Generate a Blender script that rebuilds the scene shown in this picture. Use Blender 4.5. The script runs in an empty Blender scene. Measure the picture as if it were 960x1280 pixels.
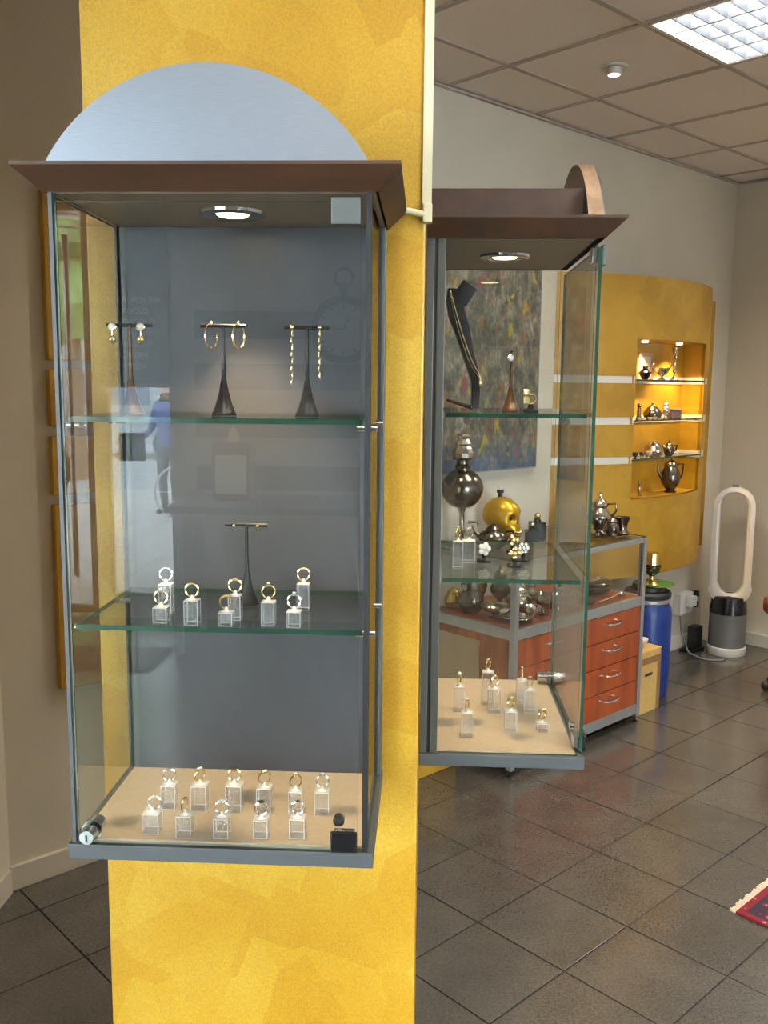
import bpy, bmesh, math, random
from mathutils import Vector, Matrix
random.seed(7)
PI = math.pi
SC = bpy.context.scene
COL = SC.collection

# ------------------------------------------------------------------ camera, world, exposure
G = 0.772830875748517            # room grid is turned this much against the column
SG, CG = math.sin(G), math.cos(G)
RZ = PI / 2 - G
EYE = 1.69
YAW, PITCH, ROLL, FPX = 0.04555639, 0.13692644, 0.00965682, 1147.12
fw = Vector((-math.sin(YAW) * math.cos(PITCH), math.cos(YAW) * math.cos(PITCH), -math.sin(PITCH)))
rt = Vector((math.cos(YAW), math.sin(YAW), 0))
up = rt.cross(fw)
r2 = rt * math.cos(ROLL) + up * math.sin(ROLL)
u2 = -rt * math.sin(ROLL) + up * math.cos(ROLL)
cam = bpy.data.cameras.new('camera')
cam.sensor_fit = 'AUTO'; cam.sensor_width = 36; cam.lens = FPX * 36 / 1280
cam.clip_start = 0.05; cam.clip_end = 200
co = bpy.data.objects.new('camera', cam); COL.objects.link(co)
co.matrix_world = Matrix(((r2.x, u2.x, -fw.x, 0), (r2.y, u2.y, -fw.y, 0), (r2.z, u2.z, -fw.z, EYE), (0, 0, 0, 1)))
SC.camera = co

W = bpy.data.worlds.new('sky'); SC.world = W; W.use_nodes = True
bgn = W.node_tree.nodes['Background']
bgn.inputs[0].default_value = (0.78, 0.90, 1.0, 1); bgn.inputs[1].default_value = 44.0
LUM_W, DOWN_W, CAB_W, NICHE_W = 48.0, 11.0, 34.0, 55.0
SC.view_settings.view_transform = 'Standard'; SC.view_settings.look = 'None'
SC.view_settings.exposure = 0.14; SC.view_settings.gamma = 1.0; SC.view_settings.use_curve_mapping = False
CY = SC.cycles
CY.max_bounces = 10; CY.diffuse_bounces = 4; CY.glossy_bounces = 5; CY.transmission_bounces = 6
CY.transparent_max_bounces = 40; CY.sample_clamp_indirect = 6; CY.caustics_reflective = False; CY.caustics_refractive = False


def AB(a, c, z=0.0):
    return Vector((a * SG - c * CG, a * CG + c * SG, z))


def in_view(P, m=60):
    d = Vector(P) - Vector((0, 0, EYE)); k = d.dot(fw)
    if k < 0.2: return False
    x = 480 + FPX * d.dot(r2) / k; y = 640 - FPX * d.dot(u2) / k
    return -m < x < 960 + m and -m < y < 1280 + m


# ------------------------------------------------------------------ materials
def lin(c):
    return tuple((v / 12.92 if v <= 0.04045 else ((v + 0.055) / 1.055) ** 2.4) for v in [x / 255 for x in c])


def newmat(name):
    m = bpy.data.materials.new(name); m.use_nodes = True
    nt = m.node_tree
    return m, nt, nt.nodes['Principled BSDF']


def N(nt, t, **k):
    n = nt.nodes.new(t)
    for a, v in k.items(): setattr(n, a, v)
    return n


def pbr(name, c, rough=0.5, metal=0.0, var=0.0, scale=20.0, bump=0.0, bscale=200.0, spec=0.5, coat=0.0, trans=0.0, stretch=None):
    m, nt, p = newmat(name); c = lin(c)
    p.inputs['Base Color'].default_value = (*c, 1); p.inputs['Roughness'].default_value = rough
    p.inputs['Metallic'].default_value = metal; p.inputs['Specular IOR Level'].default_value = spec
    p.inputs['Coat Weight'].default_value = coat; p.inputs['Coat Roughness'].default_value = 0.1
    tc = N(nt, 'ShaderNodeTexCoord'); vec = tc.outputs['Object']
    if stretch:
        mp = N(nt, 'ShaderNodeMapping'); mp.inputs['Scale'].default_value = stretch
        nt.links.new(vec, mp.inputs[0]); vec = mp.outputs[0]
    if var > 0:
        nz = N(nt, 'ShaderNodeTexNoise'); nz.inputs['Scale'].default_value = scale; nz.inputs['Detail'].default_value = 4
        nt.links.new(vec, nz.inputs['Vector'])
        rp = N(nt, 'ShaderNodeValToRGB')
        rp.color_ramp.elements[0].position = 0.3; rp.color_ramp.elements[1].position = 0.7
        rp.color_ramp.elements[0].color = (*[v * (1 - var) for v in c], 1)
        rp.color_ramp.elements[1].color = (*[min(1, v * (1 + var)) for v in c], 1)
        nt.links.new(nz.outputs[0], rp.inputs[0]); nt.links.new(rp.outputs[0], p.inputs['Base Color'])
    if bump > 0:
        nb = N(nt, 'ShaderNodeTexNoise'); nb.inputs['Scale'].default_value = bscale; nb.inputs['Detail'].default_value = 3
        nt.links.new(vec, nb.inputs['Vector'])
        bp = N(nt, 'ShaderNodeBump'); bp.inputs['Strength'].default_value = bump; bp.inputs['Distance'].default_value = 0.002
        nt.links.new(nb.outputs[0], bp.inputs['Height']); nt.links.new(bp.outputs[0], p.inputs['Normal'])
    return m


def emit(name, c, s):
    m, nt, p = newmat(name); c = lin(c)
    p.inputs['Base Color'].default_value = (*c, 1)
    p.inputs['Emission Color'].default_value = (*c, 1); p.inputs['Emission Strength'].default_value = s
    return m


def thin_glass(name, tint=(1, 1, 1), f0=0.04, haze=0.0, hazec=(0.9, 0.9, 0.9), rough=0.0):
    """clear pane: passes light straight, mirrors by Schlick's law"""
    m, nt, p = newmat(name); nt.nodes.remove(p)
    out = nt.nodes['Material Output']
    g = N(nt, 'ShaderNodeNewGeometry')
    d = N(nt, 'ShaderNodeVectorMath', operation='DOT_PRODUCT')
    nt.links.new(g.outputs['Incoming'], d.inputs[0]); nt.links.new(g.outputs['Normal'], d.inputs[1])
    ab = N(nt, 'ShaderNodeMath', operation='ABSOLUTE'); nt.links.new(d.outputs['Value'], ab.inputs[0])
    om = N(nt, 'ShaderNodeMath', operation='SUBTRACT'); om.inputs[0].default_value = 1.0; nt.links.new(ab.outputs[0], om.inputs[1])
    pw = N(nt, 'ShaderNodeMath', operation='POWER'); nt.links.new(om.outputs[0], pw.inputs[0]); pw.inputs[1].default_value = 5
    ma = N(nt, 'ShaderNodeMath', operation='MULTIPLY_ADD'); nt.links.new(pw.outputs[0], ma.inputs[0])
    ma.inputs[1].default_value = 1 - f0; ma.inputs[2].default_value = f0
    tr = N(nt, 'ShaderNodeBsdfTransparent'); tr.inputs[0].default_value = (*tint, 1)
    gl = N(nt, 'ShaderNodeBsdfGlossy'); gl.inputs['Roughness'].default_value = rough
    mx = N(nt, 'ShaderNodeMixShader'); nt.links.new(ma.outputs[0], mx.inputs[0])
    src = tr.outputs[0]
    if haze > 0:
        df = N(nt, 'ShaderNodeBsdfDiffuse'); df.inputs[0].default_value = (*hazec, 1)
        m2 = N(nt, 'ShaderNodeMixShader'); m2.inputs[0].default_value = haze
        nt.links.new(tr.outputs[0], m2.inputs[1]); nt.links.new(df.outputs[0], m2.inputs[2]); src = m2.outputs[0]
    nt.links.new(src, mx.inputs[1]); nt.links.new(gl.outputs[0], mx.inputs[2]); nt.links.new(mx.outputs[0], out.inputs[0])
    return m


def yellow_mat(name, c1, c2, c3):
    """glazed yellow wall paint: large overlapping brush squares with a fine grained relief"""
    m, nt, p = newmat(name); L = nt.links
    tc = N(nt, 'ShaderNodeTexCoord')
    def layer(rot, sc, seed):
        mp = N(nt, 'ShaderNodeMapping'); mp.inputs['Rotation'].default_value = (0.0, rot, 0.0)
        mp.inputs['Location'].default_value = (seed, seed * 0.7, seed * 1.3); L.new(tc.outputs['Object'], mp.inputs[0])
        v = N(nt, 'ShaderNodeTexVoronoi', distance='CHEBYCHEV'); v.inputs['Scale'].default_value = sc; v.inputs['Randomness'].default_value = 0.9
        L.new(mp.outputs[0], v.inputs['Vector'])
        s = N(nt, 'ShaderNodeSeparateColor'); L.new(v.outputs['Color'], s.inputs[0]); return s.outputs[0]
    l1, l2 = layer(0.55, 4.5, 1.7), layer(-0.35, 6.5, 4.1)
    ad = N(nt, 'ShaderNodeMath', operation='ADD'); L.new(l1, ad.inputs[0]); L.new(l2, ad.inputs[1])
    nz = N(nt, 'ShaderNodeTexNoise'); nz.inputs['Scale'].default_value = 3.0; nz.inputs['Detail'].default_value = 5; L.new(tc.outputs['Object'], nz.inputs['Vector'])
    ad2 = N(nt, 'ShaderNodeMath', operation='MULTIPLY_ADD'); L.new(ad.outputs[0], ad2.inputs[0]); ad2.inputs[1].default_value = 0.22
    L.new(nz.outputs[0], ad2.inputs[2])
    rp = N(nt, 'ShaderNodeValToRGB'); e = rp.color_ramp.elements
    e[0].position = 0.45; e[0].color = (*lin(c1), 1); e[1].position = 0.95; e[1].color = (*lin(c3), 1)
    x = e.new(0.7); x.color = (*lin(c2), 1)
    L.new(ad2.outputs[0], rp.inputs[0])
    fg = N(nt, 'ShaderNodeTexNoise'); fg.inputs['Scale'].default_value = 260; fg.inputs['Detail'].default_value = 2; L.new(tc.outputs['Object'], fg.inputs['Vector'])
    fr = N(nt, 'ShaderNodeMapRange'); fr.inputs[1].default_value = 0.3; fr.inputs[2].default_value = 0.7; fr.inputs[3].default_value = 0.86; fr.inputs[4].default_value = 1.1
    L.new(fg.outputs[0], fr.inputs[0])
    mul = N(nt, 'ShaderNodeMix', data_type='RGBA', blend_type='MULTIPLY'); mul.inputs[0].default_value = 1
    L.new(rp.outputs[0], mul.inputs[6]); L.new(fr.outputs[0], mul.inputs[7]); L.new(mul.outputs[2], p.inputs['Base Color'])
    bp = N(nt, 'ShaderNodeBump'); bp.inputs['Strength'].default_value = 0.25; bp.inputs['Distance'].default_value = 0.002
    L.new(fg.outputs[0], bp.inputs['Height']); L.new(bp.outputs[0], p.inputs['Normal'])
    p.inputs['Roughness'].default_value = 0.42; p.inputs['Specular IOR Level'].default_value = 0.5
    return m


def tile_mat(name):
    m, nt, p = newmat(name); L = nt.links
    ge = N(nt, 'ShaderNodeNewGeometry'); oi = N(nt, 'ShaderNodeObjectInfo')
    n1 = N(nt, 'ShaderNodeTexNoise'); n1.inputs['Scale'].default_value = 5; n1.inputs['Detail'].default_value = 6; L.new(ge.outputs['Position'], n1.inputs['Vector'])
    n2 = N(nt, 'ShaderNodeTexNoise'); n2.inputs['Scale'].default_value = 120; n2.inputs['Detail'].default_value = 4; n2.inputs['Roughness'].default_value = 0.7; L.new(ge.outputs['Position'], n2.inputs['Vector'])
    rp = N(nt, 'ShaderNodeValToRGB'); e = rp.color_ramp.elements
    e[0].position = 0.3; e[0].color = (*lin((64, 61, 57)), 1); e[1].position = 0.72; e[1].color = (*lin((100, 95, 88)), 1)
    ad = N(nt, 'ShaderNodeMath', operation='MULTIPLY_ADD'); L.new(n2.outputs[0], ad.inputs[0]); ad.inputs[1].default_value = 1.0
    sb = N(nt, 'ShaderNodeMath', operation='MULTIPLY_ADD'); L.new(n1.outputs[0], sb.inputs[0]); sb.inputs[1].default_value = 0.4
    s2 = N(nt, 'ShaderNodeMath', operation='MULTIPLY_ADD'); L.new(oi.outputs['Random'], s2.inputs[0]); s2.inputs[1].default_value = 0.06; s2.inputs[2].default_value = -0.25
    L.new(s2.outputs[0], sb.inputs[2]); L.new(sb.outputs[0], ad.inputs[2]); L.new(ad.outputs[0], rp.inputs[0]); L.new(rp.outputs[0], p.inputs['Base Color'])
    rr = N(nt, 'ShaderNodeMapRange'); L.new(n2.outputs[0], rr.inputs[0]); rr.inputs[3].default_value = 0.17; rr.inputs[4].default_value = 0.30; L.new(rr.outputs[0], p.inputs['Roughness'])
    bp = N(nt, 'ShaderNodeBump'); bp.inputs['Strength'].default_value = 0.04; bp.inputs['Distance'].default_value = 0.002
    L.new(n2.outputs[0], bp.inputs['Height']); L.new(bp.outputs[0], p.inputs['Normal'])
    p.inputs['Specular IOR Level'].default_value = 0.9; p.inputs['Coat Weight'].default_value = 0.4; p.inputs['Coat Roughness'].default_value = 0.12
    return m


def wood_mat(name, c1, c2, axis='X', scale=14, rough=0.35, coat=0.2):
    m, nt, p = newmat(name); L = nt.links
    tc = N(nt, 'ShaderNodeTexCoord'); mp = N(nt, 'ShaderNodeMapping')
    s = {'X': (0.12, 1, 1), 'Y': (1, 0.12, 1), 'Z': (1, 1, 0.12)}[axis]; mp.inputs['Scale'].default_value = s
    L.new(tc.outputs['Object'], mp.inputs[0])
    nz = N(nt, 'ShaderNodeTexNoise'); nz.inputs['Scale'].default_value = scale; nz.inputs['Detail'].default_value = 7; nz.inputs['Distortion'].default_value = 0.7
    L.new(mp.outputs[0], nz.inputs['Vector'])
    rp = N(nt, 'ShaderNodeValToRGB'); e = rp.color_ramp.elements
    e[0].position = 0.34; e[0].color = (*lin(c1), 1); e[1].position = 0.66; e[1].color = (*lin(c2), 1)
    L.new(nz.outputs[0], rp.inputs[0]); L.new(rp.outputs[0], p.inputs['Base Color'])
    p.inputs['Roughness'].default_value = rough; p.inputs['Coat Weight'].default_value = coat; p.inputs['Coat Roughness'].default_value = 0.2
    return m


def painting_mat(name):
    m, nt, p = newmat(name); L = nt.links
    tc = N(nt, 'ShaderNodeTexCoord'); sp = N(nt, 'ShaderNodeSeparateXYZ'); L.new(tc.outputs['Object'], sp.inputs[0])
    mp = N(nt, 'ShaderNodeMapping'); mp.inputs['Scale'].default_value = (1.25, 1, 0.8); L.new(tc.outputs['Object'], mp.inputs[0])
    nz = N(nt, 'ShaderNodeTexNoise'); nz.inputs['Scale'].default_value = 16; nz.inputs['Detail'].default_value = 9; nz.inputs['Roughness'].default_value = 0.7; nz.inputs['Distortion'].default_value = 0.25
    L.new(mp.outputs[0], nz.inputs['Vector'])
    rp = N(nt, 'ShaderNodeValToRGB'); e = rp.color_ramp.elements
    e[0].position = 0.32; e[0].color = (*lin((48, 52, 50)), 1); e[1].position = 0.72; e[1].color = (*lin((176, 170, 156)), 1)
    for ps, cc in ((0.42, (74, 74, 66)), (0.5, (96, 95, 84)), (0.58, (126, 121, 106))):
        x = e.new(ps); x.color = (*lin(cc), 1)
    L.new(nz.outputs[0], rp.inputs[0])
    def mixin(prev, fac, col):
        mx = N(nt, 'ShaderNodeMix', data_type='RGBA'); L.new(fac, mx.inputs[0]); L.new(prev, mx.inputs[6]); mx.inputs[7].default_value = (*lin(col), 1); return mx.outputs[2]
    def blobs(scale, seed, lo, hi):
        mq = N(nt, 'ShaderNodeMapping'); mq.inputs['Location'].default_value = (seed, 0, seed * 2); mq.inputs['Scale'].default_value = (1.3, 1, 0.8); L.new(tc.outputs['Object'], mq.inputs[0])
        q = N(nt, 'ShaderNodeTexNoise'); q.inputs['Scale'].default_value = scale; q.inputs['Detail'].default_value = 4; q.inputs['Distortion'].default_value = 0.5; L.new(mq.outputs[0], q.inputs['Vector'])
        r = N(nt, 'ShaderNodeMapRange'); r.inputs[1].default_value = lo; r.inputs[2].default_value = hi; L.new(q.outputs[0], r.inputs[0]); return r.outputs[0]
    col = rp.outputs[0]
    col = mixin(col, blobs(11, 3.1, 0.60, 0.70), (128, 88, 52)); col = mixin(col, blobs(12, 8.3, 0.62, 0.69), (160, 142, 44))
    col = mixin(col, blobs(12, 5.7, 0.63, 0.72), (134, 70, 76)); col = mixin(col, blobs(7, 12.9, 0.66, 0.8), (60, 76, 66))
    # blue paint towards the lower edge and the right border of the canvas
    nb = N(nt, 'ShaderNodeTexNoise'); nb.inputs['Scale'].default_value = 14; nb.inputs['Detail'].default_value = 9; nb.inputs['Roughness'].default_value = 0.75; L.new(tc.outputs['Object'], nb.inputs['Vector'])
    zz = N(nt, 'ShaderNodeMapRange'); zz.inputs[1].default_value = 0.30; zz.inputs[2].default_value = 0.0; L.new(sp.outputs['Z'], zz.inputs[0])
    xx = N(nt, 'ShaderNodeMapRange'); xx.inputs[1].default_value = 0.36; xx.inputs[2].default_value = 0.52; xx.inputs[4].default_value = 0.6; L.new(sp.outputs['X'], xx.inputs[0])
    mxx = N(nt, 'ShaderNodeMath', operation='MAXIMUM'); L.new(zz.outputs[0], mxx.inputs[0]); L.new(xx.outputs[0], mxx.inputs[1])
    ml = N(nt, 'ShaderNodeMath', operation='MULTIPLY'); L.new(mxx.outputs[0], ml.inputs[0]); L.new(nb.outputs[0], ml.inputs[1])
    r3 = N(nt, 'ShaderNodeMapRange'); r3.inputs[1].default_value = 0.22; r3.inputs[2].default_value = 0.55; r3.inputs[4].default_value = 0.7; L.new(ml.outputs[0], r3.inputs[0])
    col = mixin(col, r3.outputs[0], (66, 98, 136))
    L.new(col, p.inputs['Base Color']); p.inputs['Roughness'].default_value = 0.45
    bp = N(nt, 'ShaderNodeBump'); bp.inputs['Strength'].default_value = 0.5; bp.inputs['Distance'].default_value = 0.004
    L.new(nz.outputs[0], bp.inputs['Height']); L.new(bp.outputs[0], p.inputs['Normal'])
    return m


def rug_mat(name):
    m, nt, p = newmat(name); L = nt.links
    tc = N(nt, 'ShaderNodeTexCoord'); sp = N(nt, 'ShaderNodeSeparateXYZ'); L.new(tc.outputs['Generated'], sp.inputs[0])
    def edge(out, size):
        a = N(nt, 'ShaderNodeMath', operation='SUBTRACT'); a.inputs[0].default_value = 0.5; 
        s = N(nt, 'ShaderNodeMath', operation='SUBTRACT'); L.new(out, s.inputs[0]); s.inputs[1].default_value = 0.5
        b = N(nt, 'ShaderNodeMath', operation='ABSOLUTE'); L.new(s.outputs[0], b.inputs[0]); L.new(b.outputs[0], a.inputs[1])
        c = N(nt, 'ShaderNodeMath', operation='MULTIPLY'); L.new(a.outputs[0], c.inputs[0]); c.inputs[1].default_value = size; return c.outputs[0]
    mn = N(nt, 'ShaderNodeMath', operation='MINIMUM'); L.new(edge(sp.outputs['X'], 1.5), mn.inputs[0]); L.new(edge(sp.outputs['Y'], 1.0), mn.inputs[1])
    rp = N(nt, 'ShaderNodeValToRGB'); rp.color_ramp.interpolation = 'CONSTANT'; e = rp.color_ramp.elements
    RED, NAV, CRM = (122, 22, 36), (50, 40, 50), (170, 140, 118)
    e[0].position = 0.0; e[0].color = (*lin(RED), 1); e[1].position = 0.36; e[1].color = (*lin(RED), 1)
    for ps, cc in ((0.022, NAV), (0.125, RED), (0.15, CRM), (0.165, NAV), (0.3, CRM)):
        x = e.new(ps); x.color = (*lin(cc), 1)
    L.new(mn.outputs[0], rp.inputs[0])
    v = N(nt, 'ShaderNodeTexVoronoi'); v.inputs['Scale'].default_value = 26; L.new(tc.outputs['Object'], v.inputs['Vector'])
    vr = N(nt, 'ShaderNodeValToRGB'); vr.color_ramp.interpolation = 'CONSTANT'; f = vr.color_ramp.elements
    f[0].color = (*lin((170, 128, 112)), 1); f[1].position = 0.16; f[1].color = (*lin((132, 28, 44)), 1)
    L.new(v.outputs['Distance'], vr.inputs[0])
    th = N(nt, 'ShaderNodeMath', operation='LESS_THAN'); L.new(v.outputs['Distance'], th.inputs[0]); th.inputs[1].default_value = 0.30
    mx = N(nt, 'ShaderNodeMix', data_type='RGBA'); L.new(th.outputs[0], mx.inputs[0]); L.new(rp.outputs[0], mx.inputs[6]); L.new(vr.outputs[0], mx.inputs[7])
    L.new(mx.outputs[2], p.inputs['Base Color']); p.inputs['Roughness'].default_value = 0.95
    return m


M = dict(
    wall=pbr('wall_paint', (214, 205, 187), 0.75, var=0.03, scale=3, bump=0.15, bscale=300),
    white=pbr('white_paint', (222, 217, 206), 0.6, var=0.02, scale=4),
    base=pbr('baseboard_paint', (214, 206, 190), 0.5, var=0.02, scale=5),
    ceil=pbr('ceiling_board', (240, 231, 223), 0.9, var=0.02, scale=60, bump=0.2, bscale=500),
    tbar=pbr('ceiling_rail_paint', (178, 166, 154), 0.6, var=0.02),
    tile=tile_mat('stone_tile'), grout=pbr('grout', (44, 42, 39), 0.9, var=0.1, scale=80),
    yellow=yellow_mat('yellow_glaze', (174, 126, 22), (187, 141, 32), (200, 160, 54)),
    panel=yellow_mat('ochre_glaze', (152, 110, 20), (170, 127, 28), (182, 140, 42)),
    glass=thin_glass('clear_glass', (0.985, 0.995, 0.99)),
    shelfglass=thin_glass('shelf_glass', (0.93, 0.96, 0.945), 0.05),
    edge=pbr('green_glass_edge', (36, 74, 58), 0.15, var=0.15, scale=30, spec=0.7),
    edgelite=pbr('pale_glass_edge', (150, 168, 160), 0.15, var=0.1, scale=30, spec=0.7),
    acryl=thin_glass('clear_acrylic', (0.95, 0.955, 0.95), 0.05, haze=0.10),
    acrylfrost=thin_glass('frosted_acrylic', (0.95, 0.95, 0.94), 0.06, haze=0.6),
    slate=pbr('slate_grey_paint', (76, 79, 81), 0.45, var=0.03, scale=40),
    hingegrey=pbr('satin_hinge', (92, 95, 93), 0.5, metal=0.3, var=0.03, scale=60),
    slate3=pbr('profile_grey', (82, 84, 80), 0.4, metal=0.2, var=0.03, scale=40),
    slate2=pbr('grey_green_profile', (92, 96, 90), 0.4, metal=0.3, var=0.03, scale=40),
    backgrey=pbr('back_panel_grey', (70, 71, 74), 0.40, var=0.03, scale=12),
    taupe=pbr('taupe_lining', (176, 156, 132), 0.8, var=0.05, scale=120, bump=0.1, bscale=600),
    topin=pbr('inner_top_grey', (168, 156, 138), 0.5, var=0.03, scale=30),
    black=pbr('black_rubber', (16, 16, 18), 0.5, var=0.1, scale=40),
    blackgl=pbr('black_gloss', (18, 18, 20), 0.2, var=0.1, scale=40),
    corn=wood_mat('dark_mahogany', (50, 29, 14), (68, 40, 19), 'X', 22, 0.5, 0.0),
    archwood=wood_mat('beech_edge', (150, 118, 92), (186, 152, 124), 'X', 30, 0.5, 0),
    brushed=pbr('brushed_aluminium', (152, 158, 168), 0.42, metal=0.85, var=0.06, scale=40, stretch=(1, 1, 40), bump=0.05, bscale=60),
    alu=pbr('satin_aluminium', (176, 178, 178), 0.35, metal=0.7, var=0.03, scale=40),
    chrome=pbr('chrome', (220, 222, 225), 0.12, metal=1.0, var=0.03, scale=40),
    silver=pbr('tarnished_silver', (176, 166, 150), 0.2, metal=1.0, var=0.25, scale=25),
    darksil=pbr('dark_silver', (110, 102, 92), 0.22, metal=1.0, var=0.35, scale=22),
    brightsil=pbr('bright_silver', (232, 230, 224), 0.15, metal=1.0, var=0.05, scale=60),
    gold=pbr('yellow_gold', (238, 212, 152), 0.18, metal=1.0, var=0.08, scale=60),
    gold2=pbr('gold_leaf', (206, 160, 30), 0.3, metal=0.6, var=0.15, scale=30, bump=0.2, bscale=60),
    brass=pbr('brass', (214, 186, 104), 0.25, metal=1.0, var=0.15, scale=30),
    bronze=pbr('bronze_lacquer', (86, 66, 50), 0.28, metal=0.8, var=0.15, scale=20),
    gunmetal=pbr('gunmetal', (52, 52, 50), 0.28, metal=0.8, var=0.1, scale=20),
    leather=pbr('black_leather', (22, 21, 21), 0.4, var=0.2, scale=60, bump=0.3, bscale=300),
    pearl=pbr('pearl', (236, 226, 214), 0.2, var=0.03, scale=40, coat=0.5),
    gem=pbr('clear_gem', (236, 240, 245), 0.05, var=0.05, scale=90, spec=1.0, coat=1.0),
    green=pbr('green_gem', (40, 80, 62), 0.08, var=0.1, scale=90, spec=0.9, coat=1),
    cherry=wood_mat('cherry_veneer', (128, 50, 18), (166, 76, 30), 'Z', 16, 0.32, 0.25),
    walnut=wood_mat('brown_veneer', (112, 62, 34), (146, 86, 52), 'Z', 16, 0.4, 0.1),
    beige=pbr('beige_board', (150, 132, 104), 0.6, var=0.04, scale=20),
    cardboard=pbr('cardboard', (196, 160, 92), 0.85, var=0.05, scale=40),
    tape=pbr('brown_tape', (140, 104, 60), 0.4, var=0.05, scale=40),
    blue=pbr('blue_plastic', (12, 46, 118), 0.35, var=0.08, scale=15),
    plastic=pbr('white_plastic', (226, 224, 218), 0.4, var=0.02, scale=40),
    fangrey=pbr('fan_mesh_grey', (120, 120, 120), 0.5, metal=0.4, var=0.08, scale=300),
    cream=pbr('cream_pvc', (232, 222, 184), 0.5, var=0.02, scale=30),
    greenp=pbr('green_plastic', (34, 96, 40), 0.4, var=0.05, scale=40),
    mauve=pbr('mauve_velvet', (128, 100, 92), 0.8, var=0.15, scale=50),
    ceramic=pbr('ivory_ceramic', (228, 214, 184), 0.3, var=0.04, scale=40),
    brownl=pbr('brown_leather', (120, 54, 26), 0.35, var=0.12, scale=20, bump=0.1, bscale=200),
    paint=painting_mat('abstract_canvas'), rug=rug_mat('persian_rug'),
    fringe=pbr('cream_fringe', (224, 208, 184), 0.9, var=0.1, scale=80),
    canvas=pbr('canvas_edge', (150, 150, 146), 0.8, var=0.05, scale=60),
    tube=emit('fluorescent_tube', (255, 250, 236), 6.0), bulb=emit('halogen_bulb', (255, 226, 180), 14.0),
    bulbw=emit('downlight_bulb', (255, 244, 220), 10.0), glow=emit('lit_paper', (255, 226, 150), 0.8),
    doorframe=pbr('door_frame_paint', (150, 146, 138), 0.5, var=0.03, scale=20),
    pave=pbr('paving', (222, 218, 214), 0.8, var=0.12, scale=4), road=pbr('asphalt', (186, 188, 192), 0.85, var=0.1, scale=10),
    facade=pbr('render_facade', (214, 208, 198), 0.8, var=0.06, scale=2), win=pbr('dark_window', (60, 70, 84), 0.1, var=0.1, scale=2),
    van=pbr('white_car_paint', (235, 238, 240), 0.2, var=0.02, scale=3, coat=0.5), leaf=pbr('foliage', (86, 108, 52), 0.7, var=0.4, scale=6),
    bark=pbr('bark', (92, 76, 60), 0.9, var=0.2, scale=20), mat_=pbr('coir_mat', (108, 92, 78), 0.95, var=0.15, scale=80),
    desk=pbr('desk_laminate', (110, 104, 98), 0.5, var=0.05, scale=10), frontwall=pbr('front_wall_paint', (176, 164, 148), 0.7, var=0.03, scale=4),
    band=pbr('taupe_band', (104, 96, 90), 0.7, var=0.03, scale=5),
    navy=pbr('blue_cloth', (58, 66, 104), 0.9, var=0.1, scale=30), skin=pbr('skin', (190, 146, 120), 0.6, var=0.05, scale=20),
    dark=pbr('dark_cloth', (40, 42, 50), 0.9, var=0.1, scale=30),
)

# ------------------------------------------------------------------ mesh helpers


def bm_(): return bmesh.new()


def box(bm, x0, x1, y0, y1, z0, z1, bev=0.0):
    r = bmesh.ops.create_cube(bm, size=1)
    bmesh.ops.scale(bm, vec=(x1 - x0, y1 - y0, z1 - z0), verts=r['verts'])
    bmesh.ops.translate(bm, vec=((x0 + x1) / 2, (y0 + y1) / 2, (z0 + z1) / 2), verts=r['verts'])
    if bev > 0:
        es = list({e for v in r['verts'] for e in v.link_edges})
        bmesh.ops.bevel(bm, geom=es, offset=bev, segments=2, profile=0.6, affect='EDGES')
    return bm


def B(x0, x1, y0, y1, z0, z1, bev=0.0): return box(bm_(), x0, x1, y0, y1, z0, z1, bev)


def lathe(bm, prof, seg=24, c=(0, 0, 0), sx=1.0, sy=1.0, cap=True):
    rings = []
    for r, z in prof:
        rings.append([bm.verts.new((c[0] + sx * r * math.cos(2 * PI * i / seg), c[1] + sy * r * math.sin(2 * PI * i / seg), c[2] + z)) for i in range(seg)])
    for a, b in zip(rings, rings[1:]):
        for i in range(seg):
            bm.faces.new((a[i], a[(i + 1) % seg], b[(i + 1) % seg], b[i]))
    if cap:
        if prof[0][0] > 1e-6: bm.faces.new(rings[0][::-1])
        if prof[-1][0] > 1e-6: bm.faces.new(rings[-1])
    return bm


def LA(prof, seg=24, c=(0, 0, 0), **k): return lathe(bm_(), prof, seg, c, **k)


def tube(bm, pts, r, seg=8, closed=False, cap=True):
    pts = [Vector(p) for p in pts]; n = len(pts); rs = r if isinstance(r, (list, tuple)) else [r] * n
    rings = []; prev = None
    for i in range(n):
        if closed: t = pts[(i + 1) % n] - pts[i - 1]
        else: t = pts[min(i + 1, n - 1)] - pts[max(i - 1, 0)]
        t.normalize()
        if prev is None:
            h = Vector((0, 0, 1)) if abs(t.z) < 0.9 else Vector((1, 0, 0)); u = t.cross(h).normalized()
        else:
            u = (prev - t * prev.dot(t)).normalized()
        prev = u; v = t.cross(u)
        rings.append([bm.verts.new(pts[i] + (u * math.cos(2 * PI * k / seg) + v * math.sin(2 * PI * k / seg)) * rs[i]) for k in range(seg)])
    m = n if closed else n - 1
    for i in range(m):
        a, b = rings[i], rings[(i + 1) % n]
        for k in range(seg): bm.faces.new((a[k], a[(k + 1) % seg], b[(k + 1) % seg], b[k]))
    if cap and not closed:
        bm.faces.new(rings[0][::-1]); bm.faces.new(rings[-1])
    return bm


def TB(pts, r, seg=8, **k): return tube(bm_(), pts, r, seg, **k)


def ring_pts(R, n=28, plane='XZ', c=(0, 0, 0), ry=None):
    ry = ry or R; out = []
    for i in range(n):
        t = 2 * PI * i / n; u, v = R * math.cos(t), ry * math.sin(t)
        p = {'XZ': (u, 0, v), 'YZ': (0, u, v), 'XY': (u, v, 0)}[plane]
        out.append((c[0] + p[0], c[1] + p[1], c[2] + p[2]))
    return out


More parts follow.
